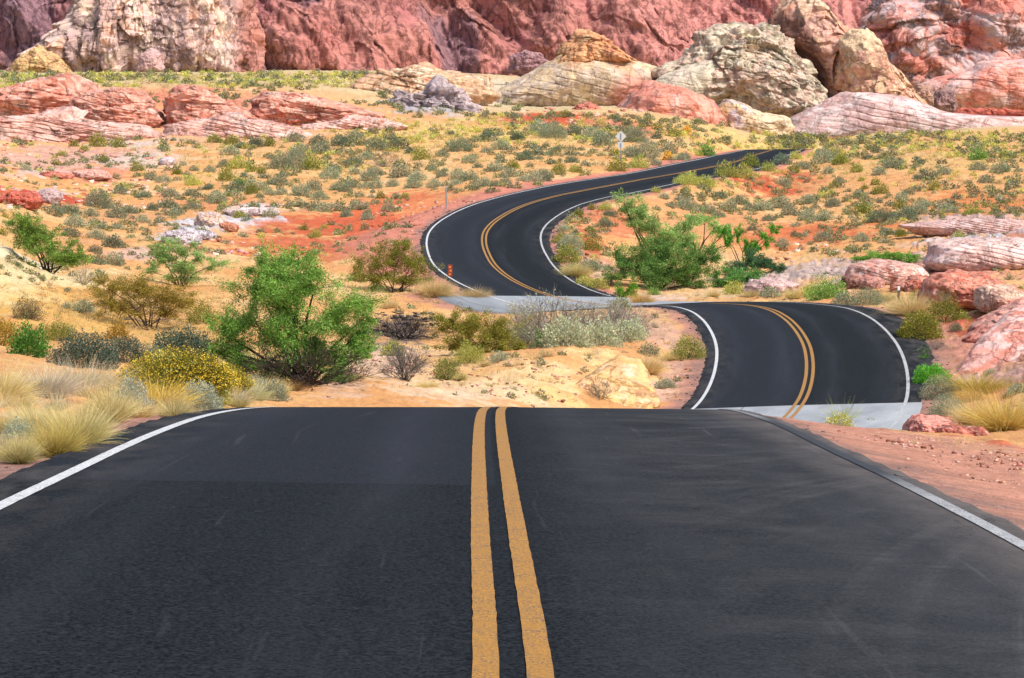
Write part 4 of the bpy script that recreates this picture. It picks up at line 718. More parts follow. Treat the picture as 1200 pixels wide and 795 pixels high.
LIST = '''
115 173 20 O;139 173 17 O;86 172 12 O;60 167 8 O;99 177 10 O;71 183 9 O;123 190 12 O;64 187 8 L;65 194 11 O;30 201 14 S;89 205 7 O;3 193 9 D;4 201 9 D;161 202 16 O;166 193 9 S;176 211 14 S;191 214 17 S;206 205 10 O;167 233 17 D;141 228 18 S;115 244 32 D;144 222 16 L;
203 166 7 D;251 168 17 O;270 171 15 O;301 173 20 D;283 174 12 D;315 172 13 O;346 167 22 S;373 171 20 D;399 172 22 D;376 180 24 S;353 180 24 S;270 182 22 S;279 198 22 L;330 198 28 S;346 196 30 S;366 199 22 O;392 202 15 D;295 201 13 O;307 203 11 O;286 208 9 D;265 212 20 O;209 205 10 O;219 207 11 S;227 201 10 S;246 202 14 S;262 196 14 S;226 218 19 L;225 230 18 D;210 235 12 S;244 223 12 D;276 225 20 D;281 217 14 G;299 223 24 S;327 217 20 S;332 209 12 S;295 228 16 O;255 238 22 S;262 243 11 L;223 246 16 S;207 253 17 S;316 230 14 S;304 233 11 D;330 228 13 S;353 230 22 S;367 223 20 S;374 235 19 S;394 224 16 S;387 210 22 S;378 249 18 S;388 244 10 S;353 242 13 S;341 242 9 S;367 245 12 S;398 247 12 S;405 254 12 D;320 242 8 O;316 256 17 S;281 257 16 O;290 262 15 D;206 276 15 O;235 279 16 O;285 279 12 S;262 269 9 D;380 269 9 L;369 279 15 L;357 271 10 O;306 279 9 L;
404 172 9 D;417 164 22 S;442 177 24 D;458 168 18 D;467 175 24 D;481 180 13 D;493 188 20 O;451 196 24 X;414 194 20 D;430 188 18 S;518 184 16 D;539 178 28 D;550 192 17 S;572 164 19 D;587 176 22 S;586 159 10 D;604 164 13 D;601 198 14 O;587 191 13 D;580 202 19 S;560 197 12 D;569 179 11 S;508 201 12 S;521 202 9 S;529 158 8 D;457 155 7 L;416 204 13 S;440 206 17 S;433 212 21 S;469 208 24 S;488 212 22 S;485 220 20 S;509 219 16 S;518 208 14 D;537 210 20 S;550 212 18 S;534 219 16 S;567 220 22 S;592 217 16 S;597 208 20 S;581 219 14 S;460 219 14 S;440 221 17 S;426 221 12 S;410 220 16 S;405 226 16 S;437 226 7 D;422 232 11 S;435 232 8 S;446 233 11 O;465 232 8 S;475 232 9 O;421 246 22 S;406 255 14 S;430 253 12 S;455 246 15 S;430 259 16 S;
616 188 20 D;626 175 10 S;640 173 9 D;652 178 11 D;632 187 8 D;603 198 10 O;621 196 9 S;643 183 11 S;646 193 13 D;656 190 6 D;668 183 13 D;677 182 7 D;670 191 16 D;686 196 12 S;674 203 15 L;607 164 16 D;648 162 28 S;632 157 24 S;672 159 18 D;695 163 26 S;706 171 24 S;655 204 16 O;639 208 18 S;625 213 22 S;612 214 14 S;640 213 12 D;744 167 30 S;721 183 12 O;739 182 20 S;757 184 32 S;783 180 22 S;748 197 24 L;723 201 22 O;769 194 14 S;787 191 9 X;802 187 14 S;770 153 12 O;752 152 11 O;735 149 10 D;723 143 8 D;662 138 14 O;633 139 9 O;603 139 9 D;711 152 6 O;790 160 16 O;769 163 12 D;709 246 16 L;716 255 15 D;693 246 9 O;778 233 13 S;803 226 11 O;769 226 12 L;785 245 11 S;801 241 14 S;769 247 10 S;677 255 12 O;
806 217 28 L;827 220 26 L;852 208 26 L;873 210 24 L;880 197 20 O;900 201 18 L;917 193 20 D;933 187 15 L;942 199 16 S;966 192 24 S;889 217 18 T;917 218 19 S;930 203 12 O;970 204 13 S;983 194 15 O;983 215 15 S;961 210 7 L;977 220 11 O;963 232 11 L;974 229 10 L;954 235 13 S;947 239 16 S;977 242 16 S;843 233 16 D;866 240 24 S;785 244 12 S;805 247 24 S;829 249 20 S;796 236 13 S;842 256 16 S;854 245 18 S;879 247 16 S;894 247 22 S;917 244 22 S;926 253 20 S;946 258 20 S;965 259 22 S;901 259 15 D;933 267 13 S;931 277 9 D;943 277 8 S;965 282 20 S;917 289 15 S;882 270 11 D;828 183 20 G;819 183 10 L;787 188 10 S;799 188 12 S;
1018 187 13 D;986 193 18 O;1004 202 14 O;1046 197 22 S;1030 206 16 S;1026 217 11 O;1032 228 18 O;1006 231 15 S;1013 223 9 O;1009 213 8 L;1077 193 11 D;1106 205 19 S;1086 211 22 D;1074 210 10 D;1095 223 14 O;1064 229 15 D;1074 224 12 D;1057 234 14 S;1084 243 16 S;1121 234 12 D;1109 250 22 S;1140 255 20 O;1166 246 9 O;1154 242 7 O;1186 248 10 S;1172 235 11 S;1187 217 13 D;1154 214 16 S;1147 200 20 S;1172 203 22 S;1147 188 22 G;1179 185 16 L;1193 202 10 S;1074 251 24 S;1054 246 14 O;1061 258 26 D;1031 238 8 D;1033 261 30 D;1011 251 20 O;1010 285 18 S;1035 287 11 S;1056 279 14 O;1038 275 16 S;1071 275 16 S;1104 276 15 O;1124 281 16 L;1139 282 15 D;1152 290 20 L;1174 275 13 O;1196 273 9 O;1187 290 17 D;
65 252 20 S;83 253 22 D;106 254 20 S;137 255 24 S;151 251 20 S;88 266 24 S;109 262 12 S;120 269 13 S;139 269 13 S;167 262 15 S;178 247 14 D;196 244 22 D;199 232 20 S;204 254 15 S;187 262 13 S;83 278 20 D;5 256 9 O;3 276 12 O;
111 298 17 D;113 281 22 S;132 290 24 D;114 310 18 D;134 311 24 S;99 333 24 X;58 338 12 X;98 366 24 S;78 361 10 S;79 342 8 S;
708 266 15 D;692 272 10 O;693 293 22 O;664 309 26 O;669 292 28 S;675 325 32 T;701 338 22 L;685 335 18 L;690 318 24 S;752 360 28 Y;727 362 20 O;766 346 14 G;676 300 16 S;655 285 14 O;660 272 16 S;672 262 14 T;
457 362 24 T;510 348 40 T;557 353 34 T;420 330 22 O;550 425 34 L;585 423 22 S;568 430 16 T;523 443 30 O;500 458 28 T;460 417 26 O;415 447 26 T;760 437 26 T;740 430 26 T;760 417 24 S;780 455 22 S;730 463 14 X;703 470 26 X;807 421 36 O;758 439 40 T;726 396 22 S;690 404 24 S;540 445 18 T;785 422 26 T;640 420 20 T;
970 352 42 G;990 358 26 S;1017 357 36 S;1067 370 46 T;1107 377 40 O;1128 378 18 O;1097 410 16 X;1082 417 20 D;1083 425 14 G;1103 467 40 S;1137 472 34 Y;1110 487 36 S;1192 463 24 S;1022 501 14 G;860 344 26 L;903 350 26 S;880 349 20 T;930 350 24 T;950 346 20 L;836 348 18 T;1040 352 24 T;1075 352 18 O;1084 384 20 S;1120 388 14 D;1160 440 14 S;1150 330 16 T'''
for row in LIST.replace('\n', '').split(';'):
    if row.strip():
        u, v, w, K = row.split(); plant(K, float(u), float(v), float(w)*1.24)
# ------------------------------------------------------------------ plants that stand out one by one
def special(mb_or_mesh, name, label, cat, u, v, w, hpx, d=None, hrel=.6, mat=None, rz=0, group=None, dmin=18):
    p = hit(u, v, d or dmin); w3 = w*p[1]/F; me = mb_or_mesh.mesh(name) if isinstance(mb_or_mesh, PB) else mb_or_mesh
    o = link(name, me, mat or M_LEAF, None, (p[0], p[1], p[2]-.02*w3)); o.scale = (w3, w3, hpx*p[1]/F/hrel); o.rotation_euler = (0, 0, rz)
    return tag(o, label, cat, group)
R_ = lambda k: np.random.default_rng(k)
NLEAF, SLEAF = 3.6, .57
def thing_tree(name, label, u, v, clumps, cols, n, L, W, d=None, r0=.07, twigc=((96, 82, 72), (80, 66, 58)), seed=1, forks=3, lean=(0, 0), cat='tree', low=.0, tw=9, dens=1.0):
    """trunk and limbs reach every leaf clump; clumps are (du, dv, ru, rv, depth) in pixels from the foot"""
    r = R_(seed); p = hit(u, v, d or 22); k = p[1]/F
    root = bpy.data.objects.new(name, None); COL.objects.link(root); root.location = (p[0], p[1], p[2]); root.empty_display_size = .3
    tag(root, label, cat)
    T, B = PB(), PB(); tcol = lambda m: tones(twigc, m, r, .55, .2)
    clumps = [(a_, b_, c_*1.16, d_*1.16, e_) for a_, b_, c_, d_, e_ in clumps]; n = int(n*NLEAF); L = L*SLEAF; W = W*SLEAF
    tot = sum(c[2]*c[3] for c in clumps)
    for ci, (du, dv, ru, rv, dy) in enumerate(clumps):
        c = np.array([du*k, dy*k+r.normal()*ru*k*.3, -dv*k]); rad = np.array([ru*k, ru*k*.85, rv*k])
        f = ci % forks; base = np.array([(f-(forks-1)/2)*.10+r.normal()*.03, r.normal()*.05, -.1])
        m = base*.5+c*[.42, .5, .55]+np.array([0, 0, .0])+r.normal(size=3)*rad*.16; m2 = c*.8+m*.2+r.normal(size=3)*rad*.14-[0, 0, rad[2]*.25]
        pts = np.array([base, base*.6+m*.4+r.normal(size=3)*.04, m, m2, c]); rr = np.array([1, .8, .55, .33, .16])*r0
        T.segs(pts[:-1], pts[1:], rr[:-1], rr[1:], tcol(4))
        nt_ = max(5, int(tw*dens)); e = r.normal(size=(nt_, 3)); e /= np.linalg.norm(e, axis=1)[:, None]; e = c+e*rad*r.uniform(.55, 1.0, (nt_, 1))
        a = pts[3]+(c-pts[3])*r.uniform(0, 1, (nt_, 1)); T.segs(a, e, r0*.11, r0*.05, tcol(nt_))
        ns = nt_*4; i = r.integers(0, nt_, ns); a2 = a[i]+(e[i]-a[i])*r.uniform(.3, 1, (ns, 1)); e2 = a2+(e[i]-a[i])*.25+r.normal(size=(ns, 3))*rad*.32; T.segs(a2, e2, r0*.05, r0*.02, tcol(ns))
        nl = int(n*ru*rv/tot); j = r.integers(0, ns, nl); t = r.uniform(0, 1.05, (nl, 1)); C = a2[j]+(e2[j]-a2[j])*t+r.normal(size=(nl, 3))*rad*.11
        D = (e2[j]-a2[j])+r.normal(size=(nl, 3))*rad*.25; s = r.uniform(.6, 1.3, nl); tone = (1+.16*r.normal(size=ns))[j][:, None]
        B.leaves(C, D, L*s, W*s, tones(cols, nl, r, .92)*tone, r)
    link('trunk', T.mesh('trunk'), M_BARK, root); link('crown', B.mesh('crown'), M_LEAF, root); return root
MESQ = [(134, 172, 76), (114, 154, 62), (156, 190, 92), (96, 132, 56)]; MESQ2 = [(146, 178, 98), (128, 164, 86), (168, 196, 120)]; MESQD = [(104, 146, 70), (86, 126, 60), (124, 164, 84)]
thing_tree('mesquite_tree', 'big bright green mesquite tree in the wash behind the near verge', 352, 452,
 [(-92, -66, 22, 22, 0), (-60, -108, 30, 26, 10), (-28, -138, 30, 22, 0), (12, -128, 34, 24, -10), (44, -96, 36, 26, 0), (58, -58, 26, 22, 0), (-8, -92, 40, 30, -20), (-52, -74, 34, 26, -20), (20, -60, 34, 26, -26), (-76, -44, 18, 12, -10), (46, -34, 22, 14, -6), (-20, -60, 26, 18, -25), (-2, -150, 16, 12, 0), (-48, -140, 14, 14, 6), (74, -78, 14, 16, 4), (-70, -22, 18, 13, -12), (-36, -26, 26, 16, -26), (14, -30, 26, 18, -28), (44, -14, 18, 11, -14), (70, -40, 16, 13, 0), (-96, -40, 12, 12, -4), (-10, -116, 26, 20, -14)],
 MESQ, 30000, .115, .034, d=55, r0=.075, seed=11, forks=4, tw=11)
thing_tree('mesquite_tree', 'slender green tree with two crowns beside the cream yellow bedrock', 56, 322,
 [(-30, -62, 14, 14, 0), (-16, -56, 20, 16, 0), (2, -42, 16, 14, 5), (-14, -36, 18, 14, -4), (16, -26, 20, 12, 0), (36, -22, 16, 10, 4), (26, -14, 18, 8, -4), (-34, -12, 12, 9, 0), (-20, -8, 12, 8, 0), (-30, -44, 10, 10, 0)],
 MESQ, 8000, .15, .046, d=92, r0=.055, seed=12, forks=2)
thing_tree('palo_verde_tree', 'airy pale green tree behind the olive brown bush', 212, 336,
 [(-30, -38, 14, 9, 0), (-12, -46, 16, 9, 0), (6, -44, 14, 10, 4), (22, -36, 12, 9, 0), (-18, -30, 12, 8, 0), (8, -26, 16, 10, -4), (-34, -22, 10, 7, 0), (36, -26, 14, 9, 6), (-2, -14, 26, 10, 0)],
 MESQ2, 4200, .16, .042, d=100, r0=.05, seed=13, forks=2, twigc=((150, 140, 120), (130, 120, 104)))
thing_tree('mesquite_tree', 'green tree with a dark leaning trunk in the thicket inside the upper bend', 772, 322,
 [(-40, -84, 16, 10, 0), (-22, -78, 20, 14, 0), (-8, -62, 18, 13, 0), (10, -50, 20, 14, 4), (-24, -58, 14, 10, -3), (28, -42, 18, 12, 0), (2, -36, 20, 11, 4), (32, -62, 12, 10, 4), (-36, -70, 12, 9, 0)],
 MESQ2, 7000, .17, .048, d=112, r0=.085, seed=14, forks=2, twigc=((70, 58, 52), (58, 48, 44)), lean=(-.3, 0))
thing_tree('mesquite_tree', 'small forked green tree with a bare dark trunk rising behind the thicket', 818, 304,
 [(-12, -44, 12, 9, 0), (4, -46, 14, 8, 0), (20, -38, 12, 8, 0), (34, -34, 10, 8, 0), (-24, -34, 10, 8, 0)],
 MESQ2, 2600, .17, .05, d=118, r0=.06, seed=15, forks=2, twigc=((70, 58, 52), (58, 48, 44)))
thing_tree('green_thicket', 'dense dark green mesquite thicket at the edge of the dry wash', 770, 338,
 [(-48, -30, 18, 17, 0), (-26, -32, 22, 20, -8), (0, -28, 24, 20, -8), (26, -30, 22, 18, -4), (48, -26, 18, 16, 0), (-16, -12, 24, 12, -14), (18, -12, 26, 12, -14), (44, -10, 18, 11, -10), (-50, -14, 14, 9, -4), (62, -38, 14, 12, 6), (8, -46, 16, 10, 4), (36, -48, 14, 9, 4)],
 MESQD, 17000, .15, .050, d=108, r0=.05, seed=16, forks=5, cat='shrub', tw=8)
thing_tree('green_shrub', 'leafy green shrub sprawling over the pink slickrock by the lower bend', 856, 336,
 [(-14, -10, 14, 9, 0), (2, -14, 14, 9, 0), (16, -10, 13, 8, -3), (30, -14, 10, 9, 0), (-2, -6, 20, 6, -5)], MESQD, 3600, .14, .05, d=105, r0=.03, seed=17, forks=5, cat='shrub')
thing_tree('green_shrub', 'dark bushy shrub under the upright green fronds', 876, 322,
 [(-14, -12, 14, 10, 0), (4, -14, 16, 11, 0), (20, -10, 14, 8, 0), (36, -8, 12, 7, 0)], [(78, 112, 74), (92, 122, 84), (66, 96, 60)], 3600, .14, .05, d=112, r0=.03, seed=18, forks=5, cat='shrub')
thing_tree('desert_willow', 'upright green fronds fanning out above a dark bush', 872, 318,
 [(-18, -34, 6, 10, 0), (-8, -44, 6, 10, 0), (4, -30, 6, 10, 0), (16, -28, 6, 10, 0), (26, -38, 7, 9, 0), (36, -50, 7, 7, 0), (-26, -46, 6, 8, 0), (8, -16, 9, 10, 0)], [(104, 176, 60), (86, 156, 48), (126, 190, 76)], 2600, .17, .05, d=112, r0=.04, seed=19, forks=4, cat='shrub')
thing_tree('green_shrub', 'bright green shrub growing behind the banded boulder', 1040, 312,
 [(-26, -8, 12, 5, 0), (-10, -12, 14, 7, 0), (8, -11, 14, 7, 0), (24, -9, 12, 6, 0), (32, -5, 8, 5, 0)], [(110, 170, 64), (92, 154, 54), (134, 184, 80)], 3000, .14, .045, d=112, r0=.025, seed=20, forks=6, cat='shrub')
thing_tree('green_shrub', 'small airy shrub with bright green leaves at the end of the concrete crossing', 733, 350,
 [(-8, -12, 9, 6, 0), (6, -14, 9, 7, 0), (0, -6, 10, 6, 0), (12, -6, 6, 5, 0)], [(120, 172, 56), (100, 156, 48)], 900, .14, .05, d=100, r0=.02, seed=21, forks=4, cat='shrub')
thing_tree('creosote_bush', 'tall olive brown creosote bush in front of the pale green tree', 176, 384,
 [(-50, -44, 20, 13, 0), (-30, -48, 22, 14, 0), (-6, -50, 24, 14, 0), (18, -44, 24, 15, 0), (36, -34, 20, 13, 0), (-44, -26, 18, 11, -4), (-14, -26, 24, 14, -8), (18, -22, 22, 12, -8), (-60, -56, 12, 8, 0)],
 [(150, 128, 50), (128, 112, 42), (168, 146, 66), (112, 98, 48)], 9000, .10, .032, d=76, r0=.035, seed=22, forks=6, cat='shrub', twigc=((128, 112, 104), (104, 92, 88)), tw=14)
thing_tree('dry_bush', 'bare grey brown twiggy shrub at the foot of the olive brown bush', 140, 372,
 [(-18, -18, 18, 12, 0), (4, -16, 18, 12, 0), (24, -12, 18, 10, 0), (44, -6, 16, 10, -4), (60, 2, 16, 12, -6)], [(120, 104, 92), (100, 88, 80)], 1500, .09, .02, d=74, r0=.03, seed=23, forks=5, cat='shrub', twigc=((134, 118, 110), (110, 98, 92)), tw=26)
thing_tree('creosote_bush', 'rounded olive bush standing at the outer edge of the upper bend', 466, 342,
 [(-36, -30, 18, 14, 0), (-16, -40, 20, 16, 0), (8, -38, 20, 18, 0), (26, -30, 16, 16, 0), (-24, -16, 20, 13, -5), (6, -14, 24, 13, -6), (4, -56, 12, 9, 4), (30, -12, 12, 9, 0)], [(154, 148, 56), (132, 130, 46), (172, 162, 76), (110, 110, 46)], 9000, .12, .042, d=100, r0=.035, seed=24, forks=6, cat='shrub')
thing_tree('creosote_bush', 'large olive bush in front of the concrete crossing with a yellower top', 562, 418,
 [(-38, -32, 20, 17, 0), (-16, -36, 22, 18, 0), (8, -30, 22, 18, 0), (30, -24, 20, 17, 0), (46, -14, 14, 12, 0), (-34, -12, 20, 11, -5), (-4, -10, 24, 11, -7), (24, -8, 22, 10, -6)], [(150, 146, 56), (128, 128, 46), (170, 162, 78), (104, 106, 42)], 11000, .10, .036, d=84, r0=.03, seed=25, forks=6, cat='shrub')
for k, (u, v, w, h, lb) in enumerate(((650, 408, 96, 54, 'tall bare grey bush with fine branches crossing the concrete crossing'), (700, 404, 90, 46, 'spreading grey bare bush beside the tall one'), (612, 402, 64, 42, 'smaller grey bare bush against the olive bush'), (728, 396, 56, 44, 'low grey green bare bush at the edge of the sandy island'))):
    special(deadbush(46, R_(60+k), .62, [(196, 184, 172), (170, 158, 148), (212, 202, 190)], 4, [(172, 174, 136), (186, 182, 142)], 700), 'dry_bush', lb, 'shrub', u, v, w*1.25, h*1.1, d=84, hrel=.75, rz=k)
thing_tree('green_shrub', 'fresh green shrub among the bare grey branches', 640, 412, [(-4, -14, 12, 12, 0), (8, -10, 10, 9, 0), (0, -4, 12, 6, 0)], [(122, 150, 72), (104, 134, 60)], 1500, .10, .035, d=86, r0=.02, seed=27, forks=4, cat='shrub')
special(deadbush(60, R_(70), .6, [(136, 124, 120), (116, 106, 104), (154, 144, 138)], 4, [(140, 130, 122)], 900), 'dry_bush', 'round grey dead bush like a ball of twigs on the sand', 'shrub', 474, 447, 56, 42, hrel=.75)
special(deadbush(70, R_(71), .6, [(92, 78, 70), (74, 62, 56), (112, 98, 90)], 4, [(110, 96, 80)], 500), 'dry_bush', 'dark tangle of dead branches under the big green mesquite tree', 'shrub', 356, 455, 150, 56, hrel=.75)
# the near verge
B1 = shrub('D', 6500, R_(80), .026, .012, .62, [(86, 104, 84), (72, 90, 70), (104, 118, 96)], lump_=.22)
special(B1, 'sagebrush', 'dense dark green rounded bush behind the golden flowering shrub', 'shrub', 214, 424, 88, 42, d=45, hrel=.62)
special(shrub('D', 6000, R_(81), .026, .012, .62, [(94, 110, 92), (78, 94, 76), (112, 122, 104)], lump_=.3), 'sagebrush', 'dark grey-green bush behind the straw tufts of the near verge', 'shrub', 98, 432, 84, 46, d=45, hrel=.62, rz=1)
special(shrub('D', 5000, R_(82), .026, .012, .62, [(98, 112, 96), (82, 98, 82)], lump_=.3), 'sagebrush', 'low dark bush between two other dark bushes of the wash', 'shrub', 146, 426, 62, 34, d=45, hrel=.62, rz=2)
special(shrub('G', 2600, R_(83), .05, .02, .62, [(92, 140, 58), (76, 120, 46)], lump_=.5), 'green_shrub', 'fresh green shrub beside the dark bushes of the wash', 'shrub', 34, 418, 46, 38, d=45, hrel=.62)
special(shrub('O', 2600, R_(84), .04, .016, .62, [(166, 134, 56), (146, 118, 48)], lump_=.5), 'dry_bush', 'rusty yellow dry bush at the edge of the wash', 'shrub', 4, 404, 46, 34, d=50, hrel=.62)
special(shrub('O', 2000, R_(85), .045, .016, .62, [(170, 132, 50), (146, 116, 44)], lump_=.5), 'dry_bush', 'small rusty yellow bush on the golden slope of the wash', 'shrub', 138, 400, 32, 24, d=60, hrel=.62)
special(shrub('X', 1800, R_(86), .05, .014, .8, [(146, 128, 88), (120, 106, 90), (166, 146, 96)], shell=.3, twigs=120), 'dry_bush', 'sparse dry bush on the golden slope under the yellow bedrock', 'shrub', 32, 376, 40, 32, d=60, hrel=.8)
def bigtuft(seed, cols, tip, n=1500, lean=.8, h=.8, W=.011, stalks=250): return tuft(n, R_(seed), h, W, cols, tip, lean, .17, .30, stalks, 4)
VERGE = [
 (6, 478, 84, 66, STRAW, STRAWT, 'tall straw tuft at the left end of the verge'), (62, 470, 86, 52, [(206, 196, 166), (188, 176, 146)], [(222, 210, 180), (206, 196, 170)], 'pale grey straw clump behind the tall tufts'),
 (104, 468, 90, 54, [(208, 196, 160), (190, 176, 140)], [(226, 212, 176), (212, 198, 164)], 'wide pale straw clump beside the flowering shrub'), (98, 528, 84, 76, STRAW, STRAWT, 'tallest straw tuft, leaning over the gravel edge'),
 (74, 538, 60, 54, [(178, 156, 76), (156, 140, 66)], GOLDT, 'olive gold tuft under the tall straw'), (32, 546, 48, 44, [(150, 140, 70), (130, 128, 62)], STRAWT, 'squat olive grass tuft nearest to the white line'),
 (112, 520, 46, 52, GOLD, STRAWT, 'narrow golden tuft at the gravel edge'), (192, 486, 84, 52, [(206, 172, 70), (186, 152, 56)], [(232, 200, 112), (222, 180, 90)], 'golden orange tuft in front of the flowering shrub'),
 (138, 498, 60, 60, STRAW, STRAWT, 'thin straw tuft beside the grey shrub'), (52, 512, 60, 46, [(196, 184, 130), (170, 164, 112)], STRAWT, 'pale loose tuft behind the olive ones'),
 (16, 512, 40, 30, [(190, 170, 110), (200, 140, 90)], STRAWT, 'short tuft on bare red sand'), (262, 474, 46, 40, [(160, 142, 58), (140, 126, 50)], [(206, 176, 76), (190, 170, 90)], 'olive yellow tuft at the far end of the flowering shrub'),
 (342, 462, 44, 18, [(176, 136, 70), (190, 150, 84)], [(206, 160, 96)], 'flat brown tuft at the brow of the road'), (300, 474, 50, 30, [(170, 170, 116), (190, 184, 130)], [(206, 200, 150)], 'pale green tuft beside the brow of the road')]
for k, (u, v, w, h, c1, c2, lb) in enumerate(VERGE):
    special(bigtuft(120+k, c1, c2), 'grass_tuft', lb, 'grass tuft', u-8, v-3, w*.95, h*.92, hrel=.78, mat=M_GRASS, rz=k, dmin=14)
for k, (K_, u, v, w, lb) in enumerate((('O', 262, 446, 40, 'olive shrub at the western foot of the big mesquite'), ('S', 296, 460, 44, 'grey shrub in front of the big mesquite'), ('D', 270, 424, 40, 'dark shrub behind the big mesquite, west side'), ('G', 284, 432, 46, 'leafy green shrub under the big mesquite'), ('S', 402, 444, 30, 'grey shrub at the eastern foot of the big mesquite'), ('T', 322, 462, 40, 'straw tuft between the brow of the road and the big mesquite'), ('O', 236, 380, 44, 'olive bush on the golden slope behind the big mesquite'), ('L', 424, 420, 26, 'yellow-green bush on the pale wash sand'), ('O', 70, 400, 40, 'brownish olive bush above the dark bushes of the wash'), ('S', 176, 426, 36, 'small grey-green shrub between the two dark rounded bushes'))):
    plant(K_, u, v, w, lod=2, label=lb, d=45)
FILL = np.random.default_rng(321)
for k in range(46):
    u = FILL.uniform(-20, 320) if k < 26 else FILL.uniform(-20, 150); v = FILL.uniform(448, 512) if k >= 26 else FILL.uniform(np.interp(u, [0, 320], [452, 456]), np.interp(u, [0, 137, 240, 320], [545, 508, 482, 474]))
    cc = [(STRAW, STRAWT), ([(206, 196, 160), (190, 178, 140)], [(224, 212, 178)]), (GOLD, STRAWT), ([(170, 160, 96), (186, 176, 116)], STRAWT)][k % 4]; near_ = (v-440)/110
    K_ = ('straw', 'pale', 'golden', 'olive')[k % 4]
    o = special(tuft(int(420+260*FILL.uniform()), R_(400+k), .78, .016, cc[0], cc[1], 1.0, .22, .3, 90, 4), 'grass_tuft', 'short '+K_+' tuft among the larger grasses of the near left verge', 'grass tuft', u, v, FILL.uniform(34, 58)*(.7+.5*near_), FILL.uniform(20, 36)*(.7+.5*near_), hrel=.78, mat=M_GRASS, rz=k, dmin=14, group='grasses filling the near left verge')
for k, (u, v, w, h, lb) in enumerate(((664, 412, 64, 40, 'pale sage mound under the tall bare grey bush'), (704, 408, 60, 34, 'pale grey-green mound under the spreading bare bush'), (738, 402, 46, 30, 'pale sage mound at the end of the bare bushes'), (618, 408, 46, 30, 'grey-green mound between the olive bush and the bare bushes'))):
    special(shrub('S', 3000, R_(180+k), .045, .014, .62, [(176, 180, 146), (160, 166, 130), (190, 188, 156)], lump_=.4, up=.9), 'sagebrush', lb, 'shrub', u, v, w, h, d=84, hrel=.62, rz=k)
FL = [(252, 222, 60), (246, 210, 46), (254, 230, 100)]
special(shrub('L', 7000, R_(140), .034, .012, .62, [(160, 164, 88), (178, 176, 100), (140, 146, 82)], flowers=(FL, 3600, .014), lump_=.3, up=.9), 'brittlebush', 'wide shrub covered with yellow flowers beside the road', 'flowering shrub', 206, 474, 134, 60, hrel=.66, mat=M_LEAF, dmin=22)
special(shrub('L', 4000, R_(141), .036, .012, .62, [(168, 160, 70), (186, 172, 84)], flowers=(FL, 1800, .018), lump_=.3, up=.9), 'brittlebush', 'smaller yellow flowering shrub at the end of the wide one', 'flowering shrub', 262, 468, 66, 40, hrel=.70, rz=1, dmin=22)
special(shrub('S', 4200, R_(142), .032, .014, .62, [(168, 170, 152), (146, 150, 134), (184, 184, 164)], lump_=.3), 'sagebrush', 'silvery grey shrub beside the golden orange tuft', 'shrub', 152, 488, 54, 46, hrel=.62, dmin=20)
special(shrub('S', 4200, R_(143), .032, .014, .62, [(170, 172, 148), (150, 154, 130)], lump_=.3), 'sagebrush', 'silvery shrub under the yellow flowers', 'shrub', 232, 482, 60, 36, hrel=.62, dmin=20)
special(shrub('S', 3200, R_(144), .036, .014, .62, [(156, 158, 130), (140, 146, 120)], lump_=.3), 'sagebrush', 'grey-green shrub at the far corner of the near verge', 'shrub', 316, 470, 50, 26, hrel=.62, dmin=22)
special(shrub('S', 3000, R_(145), .036, .014, .62, [(150, 158, 132), (166, 170, 146)], lump_=.3), 'sagebrush', 'low grey shrub behind the squat olive tuft', 'shrub', 22, 524, 50, 34, hrel=.62, dmin=14)
# beside the lower bend
special(shrub('O', 5000, R_(150), .032, .014, .62, [(150, 146, 56), (130, 130, 46), (170, 162, 72)], lump_=.25), 'creosote_bush', 'round olive bush outside the lower bend', 'shrub', 1078, 396, 56, 32, hrel=.62)
special(shrub('G', 4000, R_(151), .045, .016, .62, [(104, 172, 52), (84, 150, 42), (126, 186, 70)], lump_=.3, up=1.2), 'green_shrub', 'vivid green low shrub on the verge outside the lower bend', 'shrub', 1092, 450, 46, 24, hrel=.62)
special(bigtuft(152, [(214, 190, 90), (196, 172, 72)], [(232, 206, 110)], 1500, .9), 'grass_tuft', 'wide yellow tuft under the pink bedrock slope', 'grass tuft', 1146, 462, 70, 34, hrel=.78, mat=M_GRASS)
special(bigtuft(153, [(220, 190, 96), (200, 170, 76)], [(238, 210, 120)], 1700, .9), 'grass_tuft', 'big yellow tuft at the right end of the verge', 'grass tuft', 1178, 506, 76, 56, hrel=.78, mat=M_GRASS, d=34)
special(bigtuft(154, STRAW, STRAWT, 1400, .9), 'grass_tuft', 'pale straw tuft beside the big yellow one', 'grass tuft', 1142, 498, 50, 40, hrel=.78, mat=M_GRASS, d=40)
special(tuft(150, R_(155), .8, .012, [(150, 160, 70), (130, 142, 60)], [(190, 186, 90), (176, 176, 90)], .75, .10, .1, 30, 4), 'broom_bush', 'lime green broom with bare upright stems on the near shoulder', 'shrub', 986, 499, 50, 34, hrel=.8, mat=M_LEAF)
special(shrub('L', 900, R_(156), .06, .018, .62, LIME, lump_=.4, up=1.2), 'rabbitbrush', 'short bushy base of the lime green broom', 'shrub', 984, 500, 36, 16, hrel=.62)
special(deadbush(14, R_(157), .6, [(110, 84, 70), (92, 70, 58)], 3), 'dry_twig', 'dark crooked twig sticking out of the orange bank', 'dead branch', 1166, 508, 26, 18, hrel=.75, d=30)
for u, v, w, lb in ((806, 158, 12, 'small bush with orange blossom below the salmon dome'), (782, 188, 14, 'orange blossoming bush at the edge of the upper road')):
    special(shrub('L', 260, R_(160+int(u)), .10, .05, .7, [(236, 150, 60), (226, 170, 70), (180, 170, 80)]), 'flowering_shrub', lb, 'flowering shrub', u, v, w, 12, hrel=.7)
